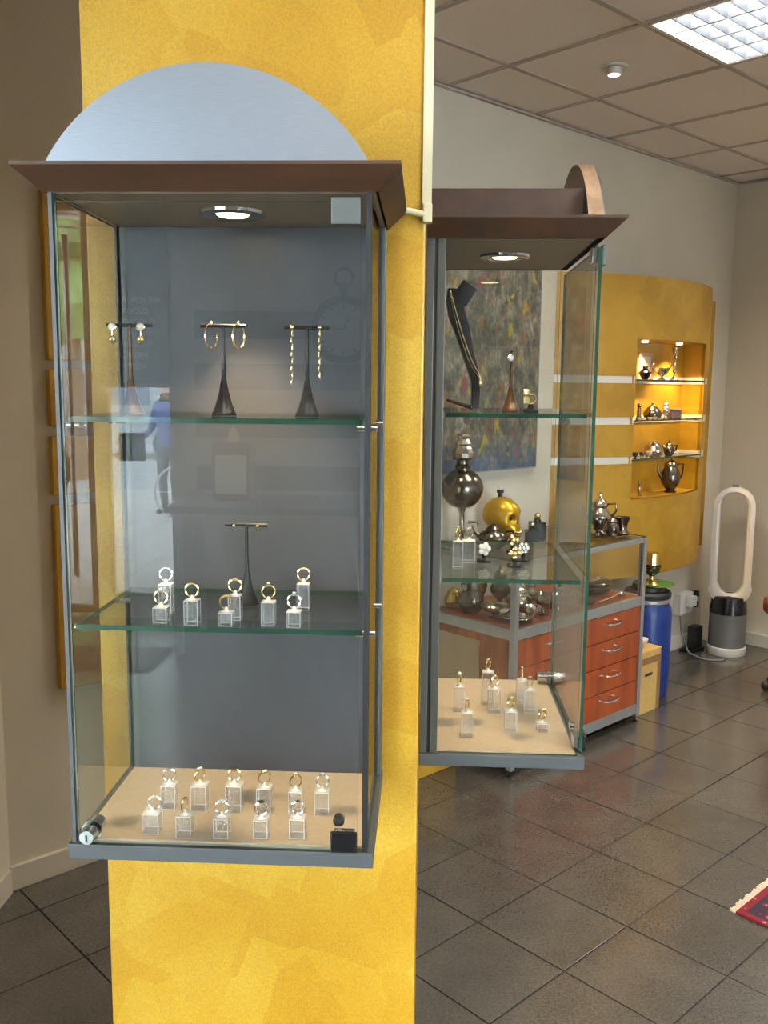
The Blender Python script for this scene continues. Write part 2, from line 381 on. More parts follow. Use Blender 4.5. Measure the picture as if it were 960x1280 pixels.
def prism(bm, poly, y0, y1, axis='Y'):
    """extrude a closed outline (u, z) along an axis"""
    def P(u, z, y): return (u, y, z) if axis == 'Y' else ((y, u, z) if axis == 'X' else (u, z, y))
    a = [bm.verts.new(P(u, z, y0)) for u, z in poly]; b = [bm.verts.new(P(u, z, y1)) for u, z in poly]
    n = len(poly); bm.faces.new(a); bm.faces.new(b[::-1])
    for i in range(n): bm.faces.new((a[i], b[i], b[(i + 1) % n], a[(i + 1) % n]))
    bmesh.ops.recalc_face_normals(bm, faces=bm.faces); return bm


def PR(poly, y0, y1, axis='Y'): return prism(bm_(), poly, y0, y1, axis)


def sphere(bm, r, c=(0, 0, 0), s=(1, 1, 1), u=16, v=10):
    q = bmesh.ops.create_uvsphere(bm, u_segments=u, v_segments=v, radius=r)
    bmesh.ops.scale(bm, vec=s, verts=q['verts']); bmesh.ops.translate(bm, vec=c, verts=q['verts']); return bm


def SP(r, c=(0, 0, 0), s=(1, 1, 1), u=16, v=10): return sphere(bm_(), r, c, s, u, v)


def obj(name, bm, mat, parent=None, loc=(0, 0, 0), rz=0.0, rot=None, smooth=False, mats=None, pick=None):
    me = bpy.data.meshes.new(name)
    if mats:
        for mm in mats: me.materials.append(M[mm])
        if pick:
            bm.normal_update()
            for f in bm.faces: f.material_index = pick(f)
    else: me.materials.append(M[mat])
    bmesh.ops.recalc_face_normals(bm, faces=bm.faces)
    bm.to_mesh(me); bm.free()
    if smooth:
        me.polygons.foreach_set('use_smooth', [True] * len(me.polygons))
        try: me.set_sharp_from_angle(angle=math.radians(40))
        except Exception: pass
    o = bpy.data.objects.new(name, me); COL.objects.link(o)
    o.location = loc; o.rotation_euler = rot if rot else (0, 0, rz)
    if parent: o.parent = parent
    return o


def tag(o, label, cat, group=None):
    o['label'] = label; o['category'] = cat
    if group: o['group'] = group
    return o


def base_origin(o):
    """move the origin of a top-level mesh to the middle of its base"""
    vs = o.data.vertices
    lo = Vector([min(v.co[i] for v in vs) for i in range(3)]); hi = Vector([max(v.co[i] for v in vs) for i in range(3)])
    c = Vector(((lo.x + hi.x) / 2, (lo.y + hi.y) / 2, lo.z))
    o.data.transform(Matrix.Translation(-c))
    o.location = Vector(o.location) + o.rotation_euler.to_matrix() @ c
    return o


def thing(name, label, cat, loc=(0, 0, 0), rz=0.0, group=None):
    o = bpy.data.objects.new(name, None); COL.objects.link(o); o.empty_display_size = 0.05
    o.location = loc; o.rotation_euler = (0, 0, rz)
    return tag(o, label, cat, group)


def struct(name, bm, mat, rz=0.0, smooth=False, **k):
    o = obj(name, bm, mat, rz=rz, smooth=smooth, **k); o['kind'] = 'structure'; return o


def copyo(src, parent, loc=None, rot=None):
    c = src.copy(); COL.objects.link(c); c.parent = parent
    if loc is not None: c.location = loc
    if rot is not None: c.rotation_euler = rot
    return c


def light(name, kind, parent, loc, power, col, size=0.05, rot=(0, 0, 0), **k):
    l = bpy.data.lights.new(name, kind); l.energy = power; l.color = col
    if kind == 'AREA': l.shape = 'SQUARE'; l.size = size
    else: l.shadow_soft_size = size
    for a, v in k.items(): setattr(l, a, v)
    o = bpy.data.objects.new(name, l); COL.objects.link(o); o.location = loc; o.rotation_euler = rot
    if parent: o.parent = parent
    return o

# ------------------------------------------------------------------ the room
TS, TA, TC = 0.33358, 2.08428, 1.77154       # floor tile pitch and one joint crossing (room frame)
HC = 3.004                                   # ceiling height
floor = struct('floor', B(-6.5, 7.5, -7.0, 4.5, -0.06, -0.004), 'grout', rz=RZ)
h = TS / 2 - 0.0028
tb = B(-h, h, -h, h, -0.012, 0.0, 0.0007)
t0 = obj('floor_tile', tb, 'tile', floor)
first = True; rest = bm_()
def inside_room(P):
    if P.y < -4.2 or P.x > 6.0 or P.x < -3.7: return False
    a = P.x * SG + P.y * CG; c = -(P.x * CG - P.y * SG)
    if c > 2.95 + TS * 0.5 or a > 5.86 + TS * 0.5: return False
    if P.x < -1.55 and P.y > 0.55: return False
    return True
for i in range(-28, 20):
    for j in range(-26, 8):
        a, c = TA + (i + 0.5) * TS, TC + (j + 0.5) * TS
        P = AB(a, c, 0)
        if not inside_room(P): continue
        dz = random.uniform(-0.0006, 0.0004)
        if in_view(P, 140) and P.y > 0.5:
            if first: o = t0; first = False
            else: o = copyo(t0, floor)
            o.location = (a, c, dz); o.rotation_euler = (0, 0, random.uniform(-0.002, 0.002))
        else:
            box(rest, a - h, a + h, c - h, c + h, -0.012, dz)
ro = obj('floor_tile_field', rest, 'tile', floor); ro['kind'] = 'stuff'

struct('wall_back', B(1.06, 5.96, 2.95, 3.07, 0, HC), 'wall', rz=RZ)
struct('wall_right', B(5.86, 5.98, -2.6, 2.95, 0, HC), 'wall', rz=RZ)
struct('wall_left', B(-1.49, -1.37, 0.5, 2.823, 0, HC), 'wall')
struct('wall_recess', B(-3.6, -1.37, 0.5, 0.62, 0, HC), 'wall')


for nm, bmx, rz in (('baseboard_back', B(1.06, 5.86, 2.934, 2.95, 0, 0.085, 0.003), RZ), ('baseboard_right', B(5.844, 5.86, -2.6, 2.934, 0, 0.085, 0.003), RZ),
                    ('baseboard_left', B(-1.37, -1.354, 0.5, 2.80, 0, 0.085, 0.003), 0)):
    struct(nm, bmx, 'base', rz=rz)

# street front with door, sidelight and an added, unseen shop window for daylight
def holed(xs, zs, holes, y0, y1):
    bm = bm_()
    for i in range(len(xs) - 1):
        for k in range(len(zs) - 1):
            mx, mz = (xs[i] + xs[i + 1]) / 2, (zs[k] + zs[k + 1]) / 2
            if any(h0 < mx < h1 and g0 < mz < g1 for h0, h1, g0, g1 in holes): continue
            box(bm, xs[i], xs[i + 1], y0, y1, zs[k], zs[k + 1])
    bmesh.ops.remove_doubles(bm, verts=bm.verts, dist=1e-4); return bm
FY = -4.1
struct('wall_front', holed([-3.72, -3.40, -2.36, -2.28, -1.80, 3.1, 4.9, 6.06], [0, 0.15, 0.35, 1.68, 2.9, 2.93, HC],
       [(-3.40, -2.36, 0, 2.93), (-2.28, -1.80, 0.15, 1.68), (3.1, 4.9, 0.35, 2.9)], FY - 0.14, FY), 'frontwall')
def frame_win(name, x0, x1, z0, z1, w=0.05):
    o = struct(name, B(x0, x1, FY - 0.085, FY - 0.079, z0, z1), 'glass')
    for nm, bx in (('window_frame', (x0, x0 + w, z0, z1)), ('window_frame', (x1 - w, x1, z0, z1)), ('window_frame', (x0 + w, x1 - w, z0, z0 + w)), ('window_frame', (x0 + w, x1 - w, z1 - w, z1))):
        obj(nm, B(bx[0], bx[1], FY - 0.11, FY - 0.05, bx[2], bx[3], 0.003), 'doorframe', o)
    return o
struct('wall_east', B(5.94, 6.06, -4.1, 2.45, 0, HC), 'white')
we = holed([-4.1, -3.8, -1.7, 0.62], [0, 0.25, 2.7, HC], [(-3.8, -1.7, 0.25, 2.7)], 3.6, 3.72)
bmesh.ops.rotate(we, cent=(0, 0, 0), matrix=Matrix.Rotation(PI / 2, 3, 'Z'), verts=we.verts)
struct('wall_side', we, 'white')
w3 = struct('added_window_3', B(-3.665, -3.659, -3.8, -1.7, 0.25, 2.7), 'glass')  # unseen side window, put in to bring daylight from the left
for y0, y1, z0, z1 in ((-3.8, -3.75, .25, 2.7), (-1.75, -1.7, .25, 2.7), (-3.75, -1.75, .25, .3), (-3.75, -1.75, 2.65, 2.7)):
    obj('window_frame', B(-3.69, -3.63, y0, y1, z0, z1), 'doorframe', w3)
frame_win('window_1', -2.28, -1.80, 0.15, 1.68, 0.02)
w2 = frame_win('added_window_2', 3.1, 4.9, 0.35, 2.9)  # unseen window, added to throw daylight onto column and ceiling
d1 = frame_win('door_1', -3.40, -2.36, 0.02, 2.93, 0.06)
obj('door_handle', TB([(-2.66 + 0.10 * math.cos(t), FY - 0.02, 1.08 + 0.19 * math.sin(t)) for t in [PI * (-0.5 + k / 14) for k in range(15)]], 0.018, 10), 'doorframe', d1, smooth=True)
obj('pull_bar', TB([(-2.52, FY - 0.02, 0.3), (-2.52, FY - 0.02, 2.7)], 0.022, 10), 'chrome', d1, smooth=True)

# suspended ceiling
CS, CA0, CC0 = 0.625, 2.483, 3.2131
ceil = struct('ceiling', B(-6.5, 7.5, -7.0, 4.5, HC + 0.12, HC + 0.16), 'ceil', rz=RZ)
LUMS = {(1, -3): 0, (4, -3): 0, (1, -6): 0, (-2, -6): 0, (4, -6): 0, (-2, -9): 0, (1, -9): 0, (-5, -9): 0, (-5, -6): 0}
hp = CS / 2 - 0.009
p0 = obj('ceiling_panel', B(-hp, hp, -hp, hp, 0.0, 0.012), 'ceil', ceil); first = True; rest = bm_()
DL = AB(3.435, 2.297, HC)
for i in range(-14, 7):
    for j in range(-15, 1):
        if (i, j) in LUMS: continue
        a, c = CA0 + (i + 0.5) * CS, CC0 + (j + 0.5) * CS
        P = AB(a, c, HC)
        if not inside_room(P) and not (c < 3.3 and c > 2.9 and a < 5.9): continue
        if in_view(P, 200) and P.y > 0.5:
            if first: o = p0; first = False
            else: o = copyo(p0, ceil)
            o.location = (a, c, HC + 0.004)
        else: box(rest, a - hp, a + hp, c - hp, c + hp, HC + 0.004, HC + 0.016)
ro = obj('ceiling_panel_field', rest, 'ceil', ceil); ro['kind'] = 'stuff'
for i in range(-14, 8):
    x = CA0 + i * CS; obj('ceiling_rail', B(x - 0.0115, x + 0.0115, -7, 4.2, HC - 0.002, HC + 0.02), 'tbar', ceil)
for j in range(-15, 2):
    y = CC0 + j * CS
    if y > 3.0: continue
    obj('ceiling_rail', B(-6.4, 5.9, y - 0.0115, y + 0.0115, HC - 0.0015, HC + 0.02), 'tbar', ceil)
struct('trim_1', B(1.06, 5.86, 2.93, 2.95, HC - 0.012, HC - 0.003), 'tbar', rz=RZ)
struct('trim_2', B(5.84, 5.86, -2.6, 2.93, HC - 0.012, HC - 0.003), 'tbar', rz=RZ)

def luminaire(i, j, label):
    a, c = CA0 + (i + 0.5) * CS, CC0 + (j + 0.5) * CS
    t = thing('louvre_light', label, 'ceiling light', AB(a, c, HC - 0.004), RZ, 'louvred ceiling lights')
    hh = 0.297
    obj('housing', B(-hh, hh, -hh, hh, 0.095, 0.11), 'brushed', t)
    for s in (-1, 1):
        obj('frame_side', B(-hh, hh, s * hh - 0.008, s * hh + 0.008, 0.0, 0.1), 'plastic', t)
        obj('frame_side', B(s * hh - 0.008, s * hh + 0.008, -hh + 0.008, hh - 0.008, 0.0, 0.1), 'plastic', t)
    for k in range(4):
        x = -0.222 + k * 0.148
        obj('fluorescent_tube', TB([(x, -0.27, 0.07), (x, 0.27, 0.07)], 0.012, 10), 'tube', t, smooth=True)
    vp = [(-0.004, 0.0), (0.004, 0.0), (0.016, 0.05), (-0.016, 0.05)]
    for k in range(5):
        x = -0.29 + k * 0.145
        obj('louvre_blade', PR([(x + u, z + 0.003) for u, z in vp], -0.288, 0.288), 'brushed', t)
    for k in range(1, 8):
        y = -0.288 + k * 0.072
        obj('louvre_slat', PR([(y + u * 0.5, z * 0.9 + 0.003) for u, z in vp], -0.284, 0.284, 'X'), 'chrome', t)
    light('tube_light', 'AREA', t, (0, 0, 0.055), LUM_W, (1.0, 0.95, 0.86), 0.55)
names = ['bright louvred fluorescent ceiling light set into the ceiling at the upper right']
for k, (i, j) in enumerate(LUMS):
    luminaire(i, j, names[0] if k == 0 else 'louvred fluorescent ceiling light over the shop floor outside the picture')

t = thing('ceiling_downlight', 'small round tilting downlight in a ceiling panel', 'downlight', DL, RZ)
obj('trim_ring', LA([(0.034, 0.0), (0.055, -0.004), (0.058, 0.0), (0.058, 0.004), (0.034, 0.004)], 28, cap=False), 'plastic', t, smooth=True)
obj('lamp_body', LA([(0.03, 0.004), (0.032, -0.02), (0.027, -0.028), (0.0, -0.026)], 24, cap=False), 'plastic', t, smooth=True)
obj('bulb', LA([(0.0, -0.032), (0.023, -0.0285), (0.023, -0.026)], 20), 'bulbw', t, smooth=True)
light('bulb_light', 'SPOT', t, (0, 0, -0.04), DOWN_W * 3, (1, 0.9, 0.75), 0.02, (0, 0, 0), spot_size=2.2, spot_blend=0.6)
for (a, c) in ((2.2, 2.3), (0.64, 0.2), (2.2, -0.4), (-0.6, -1.6)):
    t = thing('ceiling_downlight', 'small round downlight in the ceiling out of the picture', 'downlight', AB(a, c, HC), RZ, 'downlights outside the picture')
    obj('trim_ring', LA([(0.03, 0.0), (0.055, -0.004), (0.058, 0.004)], 24, cap=False), 'plastic', t, smooth=True)
    obj('bulb', LA([(0.0, -0.006), (0.03, -0.003), (0.03, 0.0)], 20), 'bulbw', t, smooth=True)
    light('bulb_light', 'SPOT', t, (0, 0, -0.02), DOWN_W * 3, (1, 0.88, 0.7), 0.03, (0, 0, 0), spot_size=2.2, spot_blend=0.6)

# yellow column
CX0, CX1, CY0, CY1 = -0.527, -0.006, 1.43, 1.97
struct('column', B(CX0, CX1, CY0, CY1, 0, HC, 0.004), 'yellow')
t = thing('cable_conduit', 'cream plastic cable conduit running down the column corner', 'conduit', (CX1 - 0.004, CY0 - 0.001, 1.93))
obj('upright_duct', B(-0.002, 0.012, -0.006, 0.014, 0.03, HC - 1.934), 'cream', t)
obj('cross_duct', TB([(-0.03, -0.010, 0.02), (0.012, -0.008, 0.012)], 0.005, 10), 'cream', t, smooth=True)
obj('elbow', B(-0.001, 0.013, -0.013, 0.006, 0.002, 0.0305, 0.003), 'cream', t)

# flat yellow boards on the back wall beside the column
t = thing('wall_board', 'ochre wall board in four bands behind the left showcase', 'wall panel', AB(1.6, 2.95, 0.66), RZ)
for z0, z1 in ((0.66, 1.288), (1.323, 1.515), (1.549, 1.731), (1.762, 2.30)):
    obj('board_band', B(-0.349, 0.40, -0.03, -0.001, z0 - 0.66, z1 - 0.66, 0.003), 'panel', t)

# bulging yellow wall panel with niche
PA, PR_, PC = 4.77, 1.2829, 3.953
def pc(a): return PC - math.sqrt(PR_ ** 2 - (a - PA) ** 2)
def arcpiece(a0, a1, z0, z1, off=0.0, th=0.025, n=None):
    n = n or max(2, int((a1 - a0) / 0.05)); bm = bm_(); cols = []
    for k in range(n + 1):
        a = a0 + (a1 - a0) * k / n; c = pc(a) + off
        cols.append([bm.verts.new((a - PA, c - 2.95, z)) for z in (z0, z1)] + [bm.verts.new((a - PA, c + th - 2.95, z)) for z in (z0, z1)])
    for p, q in zip(cols, cols[1:]):
        for i, j in ((0, 1), (2, 3), (0, 2), (1, 3)): bm.faces.new((p[i], q[i], q[j], p[j]))
    for p in (cols[0], cols[-1]): bm.faces.new((p[0], p[1], p[3], p[2]))
    return bm
wp = thing('curved_wall_panel', 'bulging ochre wall panel with white stripes and lit niche', 'wall panel', AB(PA, 2.95, 0), RZ)
A0, A1, NA0, NA1, NZ0, NZ1, NC = 3.97, 5.57, 4.40, 5.15, 1.085, 1.95, 2.87
ST = [(1.280, 1.320), (1.494, 1.534), (1.715, 1.755)]
zs = [0.65, 1.280, 1.320, 1.494, 1.534, 1.715, 1.755, 2.28]
for k in range(7):
    z0, z1 = zs[k], zs[k + 1]; stripe = k % 2 == 1
    nm, mt, off = ('stripe', 'white', 0.004) if stripe else ('panel_section', 'panel', 0.0)
    if k == 0:
        obj(nm, arcpiece(A0, A1, z0, NZ0), mt, wp, smooth=True); z0 = NZ0
    if k == 6:
        obj(nm, arcpiece(A0, A1, NZ1, z1), mt, wp, smooth=True); z1 = NZ1
    obj(nm, arcpiece(A0, NA0, z0, z1, off), mt, wp, smooth=True); obj(nm, arcpiece(NA1, A1, z0, z1, off), mt, wp, smooth=True)
def wpbox(nm, mt, a0, a1, c0, c1, z0, z1, **k): return obj(nm, B(a0 - PA, a1 - PA, c0 - 2.95, c1 - 2.95, z0, z1, **k), mt, wp)
wpbox('niche_back', 'panel', NA0, NA1, NC, NC + 0.02, NZ0, NZ1)
wpbox('niche_side', 'panel', NA0 - 0.02, NA0, pc(NA0) + 0.006, NC + 0.02, NZ0, NZ1); wpbox('niche_side', 'panel', NA1, NA1 + 0.02, pc(NA1) + 0.006, NC + 0.02, NZ0, NZ1)
def niche_slab(z0, z1):
    pl = [(NA0 - 0.02 + (NA1 - NA0 + 0.04) * k / 16, 0) for k in range(17)]
    return PR([(a - PA, pc(a) + 0.004 - 2.95) for a, _ in pl] + [(NA1 + 0.02 - PA, NC + 0.02 - 2.95), (NA0 - 0.02 - PA, NC + 0.02 - 2.95)], z0, z1, 'Z')
obj('niche_floor', niche_slab(NZ0 - 0.02, NZ0), 'panel', wp); obj('niche_top', niche_slab(NZ1, NZ1 + 0.02), 'panel', wp)
for z0, z1 in ST:
    wpbox('niche_stripe', 'white', NA0 + 0.002, NA1 - 0.002, NC - 0.004, NC, z0, z1); wpbox('niche_stripe', 'white', NA1 - 0.004, NA1, pc(NA1) + 0.01, NC - 0.004, z0, z1)
    obj('glass_shelf', B(NA0 + 0.006 - PA, NA1 - 0.008 - PA, pc(NA0) - 2.95, NC - 0.006 - 2.95, z1 - 0.026, z1 - 0.018), None, wp, mats=['shelfglass', 'edge'], pick=lambda f: 0 if abs(f.normal.z) > 0.5 else 1)
def cap(z0, z1):
    n = 30; poly = [(A0 + (A1 - A0) * k / n - PA, pc(A0 + (A1 - A0) * k / n) - 2.95) for k in range(n + 1)]
    return PR(poly, z0, z1, 'Z')
obj('panel_cap', cap(2.28, 2.283), 'panel', wp); obj('panel_cap', cap(0.647, 0.65), 'panel', wp)
wpbox('end_trim', 'panel', 5.50, 5.615, 2.925, 2.949, 0.67, 2.24)
for aa in (4.58, 4.95):
    obj('niche_lamp', LA([(0.0, -0.012), (0.016, -0.010), (0.018, 0.0)], 16, (aa - PA, 2.79 - 2.95, NZ1)), 'bulb', wp, smooth=True)
    light('niche_light', 'SPOT', wp, (aa - PA, 2.76 - 2.95, NZ1 - 0.022), NICHE_W, (1, 0.62, 0.27), 0.012, (0, 0, 0), spot_size=1.9, spot_blend=1.0)

# ------------------------------------------------------------------ wall showcases
CZ = EYE - 0.641
SH1, SH2, SH0 = 0.598, 0.323, 0.024          # shelf and floor heights above the showcase underside
def showcase(label, loc, rz, hs):
    """hs: side of the hinges, +1 right, -1 left, seen from the front"""
    t = thing('glass_showcase', label, 'showcase', loc, rz, 'wall showcases on the column')
    w, D = 0.207, 0.279
    obj('base_plate', B(-w, w, 0, D, 0, 0.021, 0.0015), 'slate', t)
    obj('floor_panel', B(-w + 0.012, w - 0.012, 0.014, D - 0.03, 0.021, SH0), 'taupe', t)
    obj('back_panel', B(-w + 0.02, w - 0.02, D - 0.03, D - 0.002, 0.021, 0.873), 'backgrey', t)
    obj('top_panel', B(-w + 0.004, w - 0.004, 0.012, D, 0.8735, 0.878), 'topin', t)
    for s in (-1, 1):
        x = s * (w - 0.0125)
        obj('back_upright', B(x - 0.0085, x + 0.0105, D - 0.03, D - 0.017, 0.021, 0.873, 0.001), 'slate3', t)
        obj('upright_seal', B(x - 0.006, x + 0.008, D - 0.017, D - 0.012, 0.021, 0.873), 'black', t)
        obj('back_upright', B(x - 0.0085, x + 0.0105, D - 0.012, D, 0.021, 0.873, 0.001), 'slate3', t)
        obj('side_pane', B(s * (w - 0.010) - 0.0025, s * (w - 0.010) + 0.0025, 0.012, D - 0.03, 0.0215, 0.873), None, t, mats=['glass', 'edge'], pick=lambda f: 0 if abs(f.normal.x) > 0.5 else 1)
    if hs > 0: obj('front_seal', B(hs * (w - 0.0115) - 0.0035, hs * (w - 0.0115) + 0.0035, 0.003, 0.012, 0.0215, 0.873), 'black', t)
    if hs > 0: obj('front_seal', B(-hs * (w - 0.0075) - 0.0025, -hs * (w - 0.0075) + 0.0025, 0.004, 0.012, 0.0215, 0.873), 'slate', t)
    x0, x1 = sorted((-hs * (w - 0.014), hs * (w - 0.021)))
    obj('door_pane', B(x0, x1, 0.001, 0.0065, 0.025, 0.862), None, t, mats=['glass', 'edge' if hs < 0 else 'edgelite'], pick=lambda f: 0 if abs(f.normal.y) > 0.5 else 1)
    for z in (SH1, SH2):
        s = obj('glass_shelf', B(-w + 0.016, w - 0.018, 0.016, D - 0.034, z - 0.007, z), None, t, mats=['shelfglass', 'edge'], pick=lambda f: 0 if abs(f.normal.z) > 0.5 else 1)
        for sx in (-1, 1):
            for y in (0.05, D - 0.07):
                obj('shelf_pin', TB([(sx * (w - 0.0125), y, z - 0.0125), (sx * (w - 0.028), y, z - 0.0125)], 0.0052, 12), 'chrome', s, smooth=True)
                obj('shelf_pin', TB([(sx * (w - 0.0075), y, z - 0.0125), (sx * (w - 0.002), y, z - 0.0125)], 0.0052, 12), 'chrome', s, smooth=True)
    # cornice flaring outwards to the top
    bm = bm_(); o_ = 0.028; z0, z1, z2 = 0.873, 0.899, 0.903
    def rect(e, z, fr): return [bm.verts.new(p) for p in ((-w - e, -fr, z), (w + e, -fr, z), (w + e, D, z), (-w - e, D, z))]
    ra, rb, rc = rect(0, z0, 0), rect(o_, z1, o_), rect(o_, z2, o_)
    for p, q in ((ra, rb), (rb, rc)):
        for i in range(4): bm.faces.new((p[i], p[(i + 1) % 4], q[(i + 1) % 4], q[i]))
    bm.faces.new(rc)
    obj('cornice', bm, 'corn', t)
    # segmental pediment: wooden board with an aluminium face, box behind
    R = 0.230; cx = math.asin(0.202 / R); zc = 0.903 - R * math.cos(cx)
    poly = [(-0.004 + R * math.sin(-cx + 2 * cx * k / 40), zc + R * math.cos(-cx + 2 * cx * k / 40)) for k in range(41)]
    obj('pediment_board', PR(poly, 0.0045, 0.028), None, t, mats=['corn', 'archwood'], pick=lambda f: 0 if abs(f.normal.y) > 0.5 else 1)
    obj('pediment_face', PR(poly, 0.002, 0.0045), 'brushed', t)
    obj('top_box', B(-0.155, 0.155, 0.0285, D - 0.004, 0.903, 0.958), 'corn', t)
    # hinges and lock
    hx = hs * (w - 0.021)
    def hb(a, b): return sorted((hx, hx - hs * a)) if b is None else sorted((hx - hs * b, hx - hs * a))
    a, b = hb(0.036, None)
    hm = ['alu', 'blackgl']
    for z0, z1, mt in ((0.834, 0.866, 'hingegrey'), (0.024, 0.052, 'blackgl')):  # lower hinge coloured black for the dark surroundings it mirrors
        hg = obj('hinge', B(a, b, -0.006, 0.001, z0, z1, 0.002), mt, t)
        obj('hinge_block', B(a + 0.004, b - 0.004, 0.0065, 0.016, z0 + 0.003, z1 - 0.003, 0.002), 'chrome', hg)
    obj('hinge_screw', TB([(hx - hs * 0.026, 0.012, 0.06), (hx - hs * 0.026, 0.02, 0.06)], 0.008, 16), 'chrome', t, smooth=True)
    lx = -hs * (w - 0.031)
    lk = obj('lock', TB([(lx, -0.014, 0.038), (lx, 0.001, 0.038)], [0.0095, 0.0115], 20), 'chrome', t, smooth=True)
    obj('lock_body', TB([(lx, 0.007, 0.038), (lx, 0.010, 0.038), (lx, 0.011, 0.038), (lx, 0.034, 0.038)], [0.014, 0.014, 0.0105, 0.0105], 20), 'chrome', lk, smooth=True)
    obj('keyhole', B(lx - 0.0012, lx + 0.0012, -0.0148, -0.0139, 0.033, 0.042), 'black', lk)
    # halogen spot in the top
    sp = obj('spotlight_ring', LA([(0.024, 0.0), (0.026, -0.004), (0.036, -0.0065), (0.045, -0.004), (0.046, 0.0005)], 36, (0, 0.14, 0.8735), cap=False), 'chrome', t, smooth=True)
    obj('spotlight_bulb', LA([(0.0, -0.003), (0.02, -0.0045), (0.0238, -0.001)], 24, (0, 0.14, 0.8735), cap=False), 'bulb', sp, smooth=True)
    light('halogen_light', 'SPOT', t, (0, 0.14, 0.862), CAB_W, (1, 0.72, 0.44), 0.016, (0, 0, 0), spot_size=1.25, spot_blend=0.8)
    return t
showcase('tall glass wall showcase facing us with arched aluminium pediment', (-0.27, 1.15, CZ), 0, 1)
showcase('glass wall showcase on the column side, seen side-on', (0.275, 1.70, CZ), PI / 2, -1)

# ---- jewellery stands (trumpet foot with a cross bar)
def stand(loc, label, rz, hgt, bar, mat, barmat=None):
    t = thing('jewellery_stand', label, 'jewellery stand', Vector(loc) + Vector((0, 0, 0.0006)), rz, 'trumpet jewellery stands')
    k = hgt / 0.122
    pr = [(0.0172, 0), (0.0172, 0.002), (0.0150, 0.006), (0.0118, 0.014), (0.0085, 0.025), (0.0060, 0.036), (0.0046, 0.046), (0.0034, 0.05), (0.0029, 0.07), (0.0026, 0.12)]
    obj('trumpet_foot', LA([(r, z * k) for r, z in pr], 28), mat, t, smooth=True)
    obj('cross_bar', TB([(-bar / 2, 0, 0.121 * k), (bar / 2, 0, 0.121 * k)], 0.0026, 12), barmat or mat, t, smooth=True)
    return t
ZS1, ZS2, ZS0 = CZ + SH1, CZ + SH2, CZ + SH0
stand((-0.405, 1.25, ZS1), 'gunmetal earring stand holding double-drop earrings, leftmost on top shelf', 0.05, 0.121, 0.062, 'bronze', 'black')
stand((-0.277, 1.25, ZS1), 'dark earring stand holding two hoop earrings on top shelf', 0.0, 0.121, 0.062, 'gunmetal')
stand((-0.163, 1.25, ZS1), 'dark earring stand holding long chain earrings on top shelf', 0.0, 0.119, 0.061, 'gunmetal')
stand((-0.258, 1.30, ZS2), 'dark earring stand with stud earrings on middle shelf behind rings', 0.0, 0.117, 0.062, 'gunmetal')
stand((0.152, 1.70, ZS1), 'bronze trumpet stand with pearl earrings in the side showcase', PI / 2 - 0.1, 0.105, 0.055, 'bronze')

def earring_drop(x, y, z, label):
    t = thing('earring', label, 'earring', (x, y, z), 0, 'double-drop earrings')
    obj('stud', SP(0.0052, (0, -0.004, -0.003), (1, .7, 1), 12, 8), 'pearl', t, smooth=True)
    obj('bezel', TB(ring_pts(0.0053, 20, 'XZ', (0, -0.004, -0.003)), 0.0008, 6, closed=True), 'gold', t, smooth=True)
    obj('link', TB([(0, -0.004, -0.008), (0, -0.004, -0.0145)], 0.0007, 6), 'gold', t)
    obj('drop', SP(0.0056, (0, -0.004, -0.0195), (1, .75, 1), 12, 8), 'gold', t, smooth=True)
earring_drop(-0.427, 1.247, ZS1 + 0.121, 'gold double-drop earring, left one of its pair')
earring_drop(-0.388, 1.247, ZS1 + 0.121, 'gold double-drop earring, right one of its pair')

def hoop(x, y, z, label):
    t = thing('earring', label, 'earring', (x, y, z), 0.0, 'hoop earrings')
    obj('hoop', TB([(p[0] * 0.30 * 1.0, p[0] * 0.9, p[2]) for p in ring_pts(0.0165, 32, 'XZ', (0, 0, -0.0155))], [0.0009 + 0.0006 * (0.5 - 0.5 * math.sin(2 * PI * k / 32)) for k in range(32)], 8, closed=True), 'gold', t, smooth=True)
    obj('clasp', SP(0.0028, (0.0, 0, 0.001), (0.8, 0.8, 1.2), 10, 8), 'gold', t, smooth=True)
hoop(-0.293, 1.249, ZS1 + 0.1225, 'slim gold hoop earring, left one of its pair')
hoop(-0.256, 1.249, ZS1 + 0.1225, 'slim gold hoop earring, right one of its pair')

def chain_ear(x, y, z, n, label):
    t = thing('earring', label, 'earring', (x, y, z), 0, 'long chain earrings')
    obj('stud', SP(0.0028, (0, -0.003, 0), (1, .8, 1), 10, 8), 'gold', t, smooth=True)
    zz = -0.003
    for k in range(n):
        L = 0.0085 if k % 2 else 0.0105
        obj('link', SP(0.0011, (0.0006 * (-1) ** k, -0.0035, zz - L / 2), (1.1, 0.8, L / 0.0022), 8, 6), 'gold', t, smooth=True); zz -= L * 0.98
chain_ear(-0.1825, 1.247, ZS1 + 0.119, 8, 'long gold chain earring, left one of its pair')
chain_ear(-0.1455, 1.247, ZS1 + 0.119, 7, 'long gold chain earring, right one of its pair')
for x, s in ((-0.2755, 'left'), (-0.241, 'right')):
    t = thing('earring', 'tiny gold stud earring, %s end of the middle-shelf stand' % s, 'earring', (x, 1.299, ZS2 + 0.1145), 0, 'stud earrings')
    obj('stud', SP(0.0026, (0, -0.0035, 0.0015), (1, 1, 1), 10, 8), 'gold', t, smooth=True); obj('post', TB([(0, -0.003, 0.0015), (0, 0.006, 0.0015)], 0.0005, 6), 'gold', t)

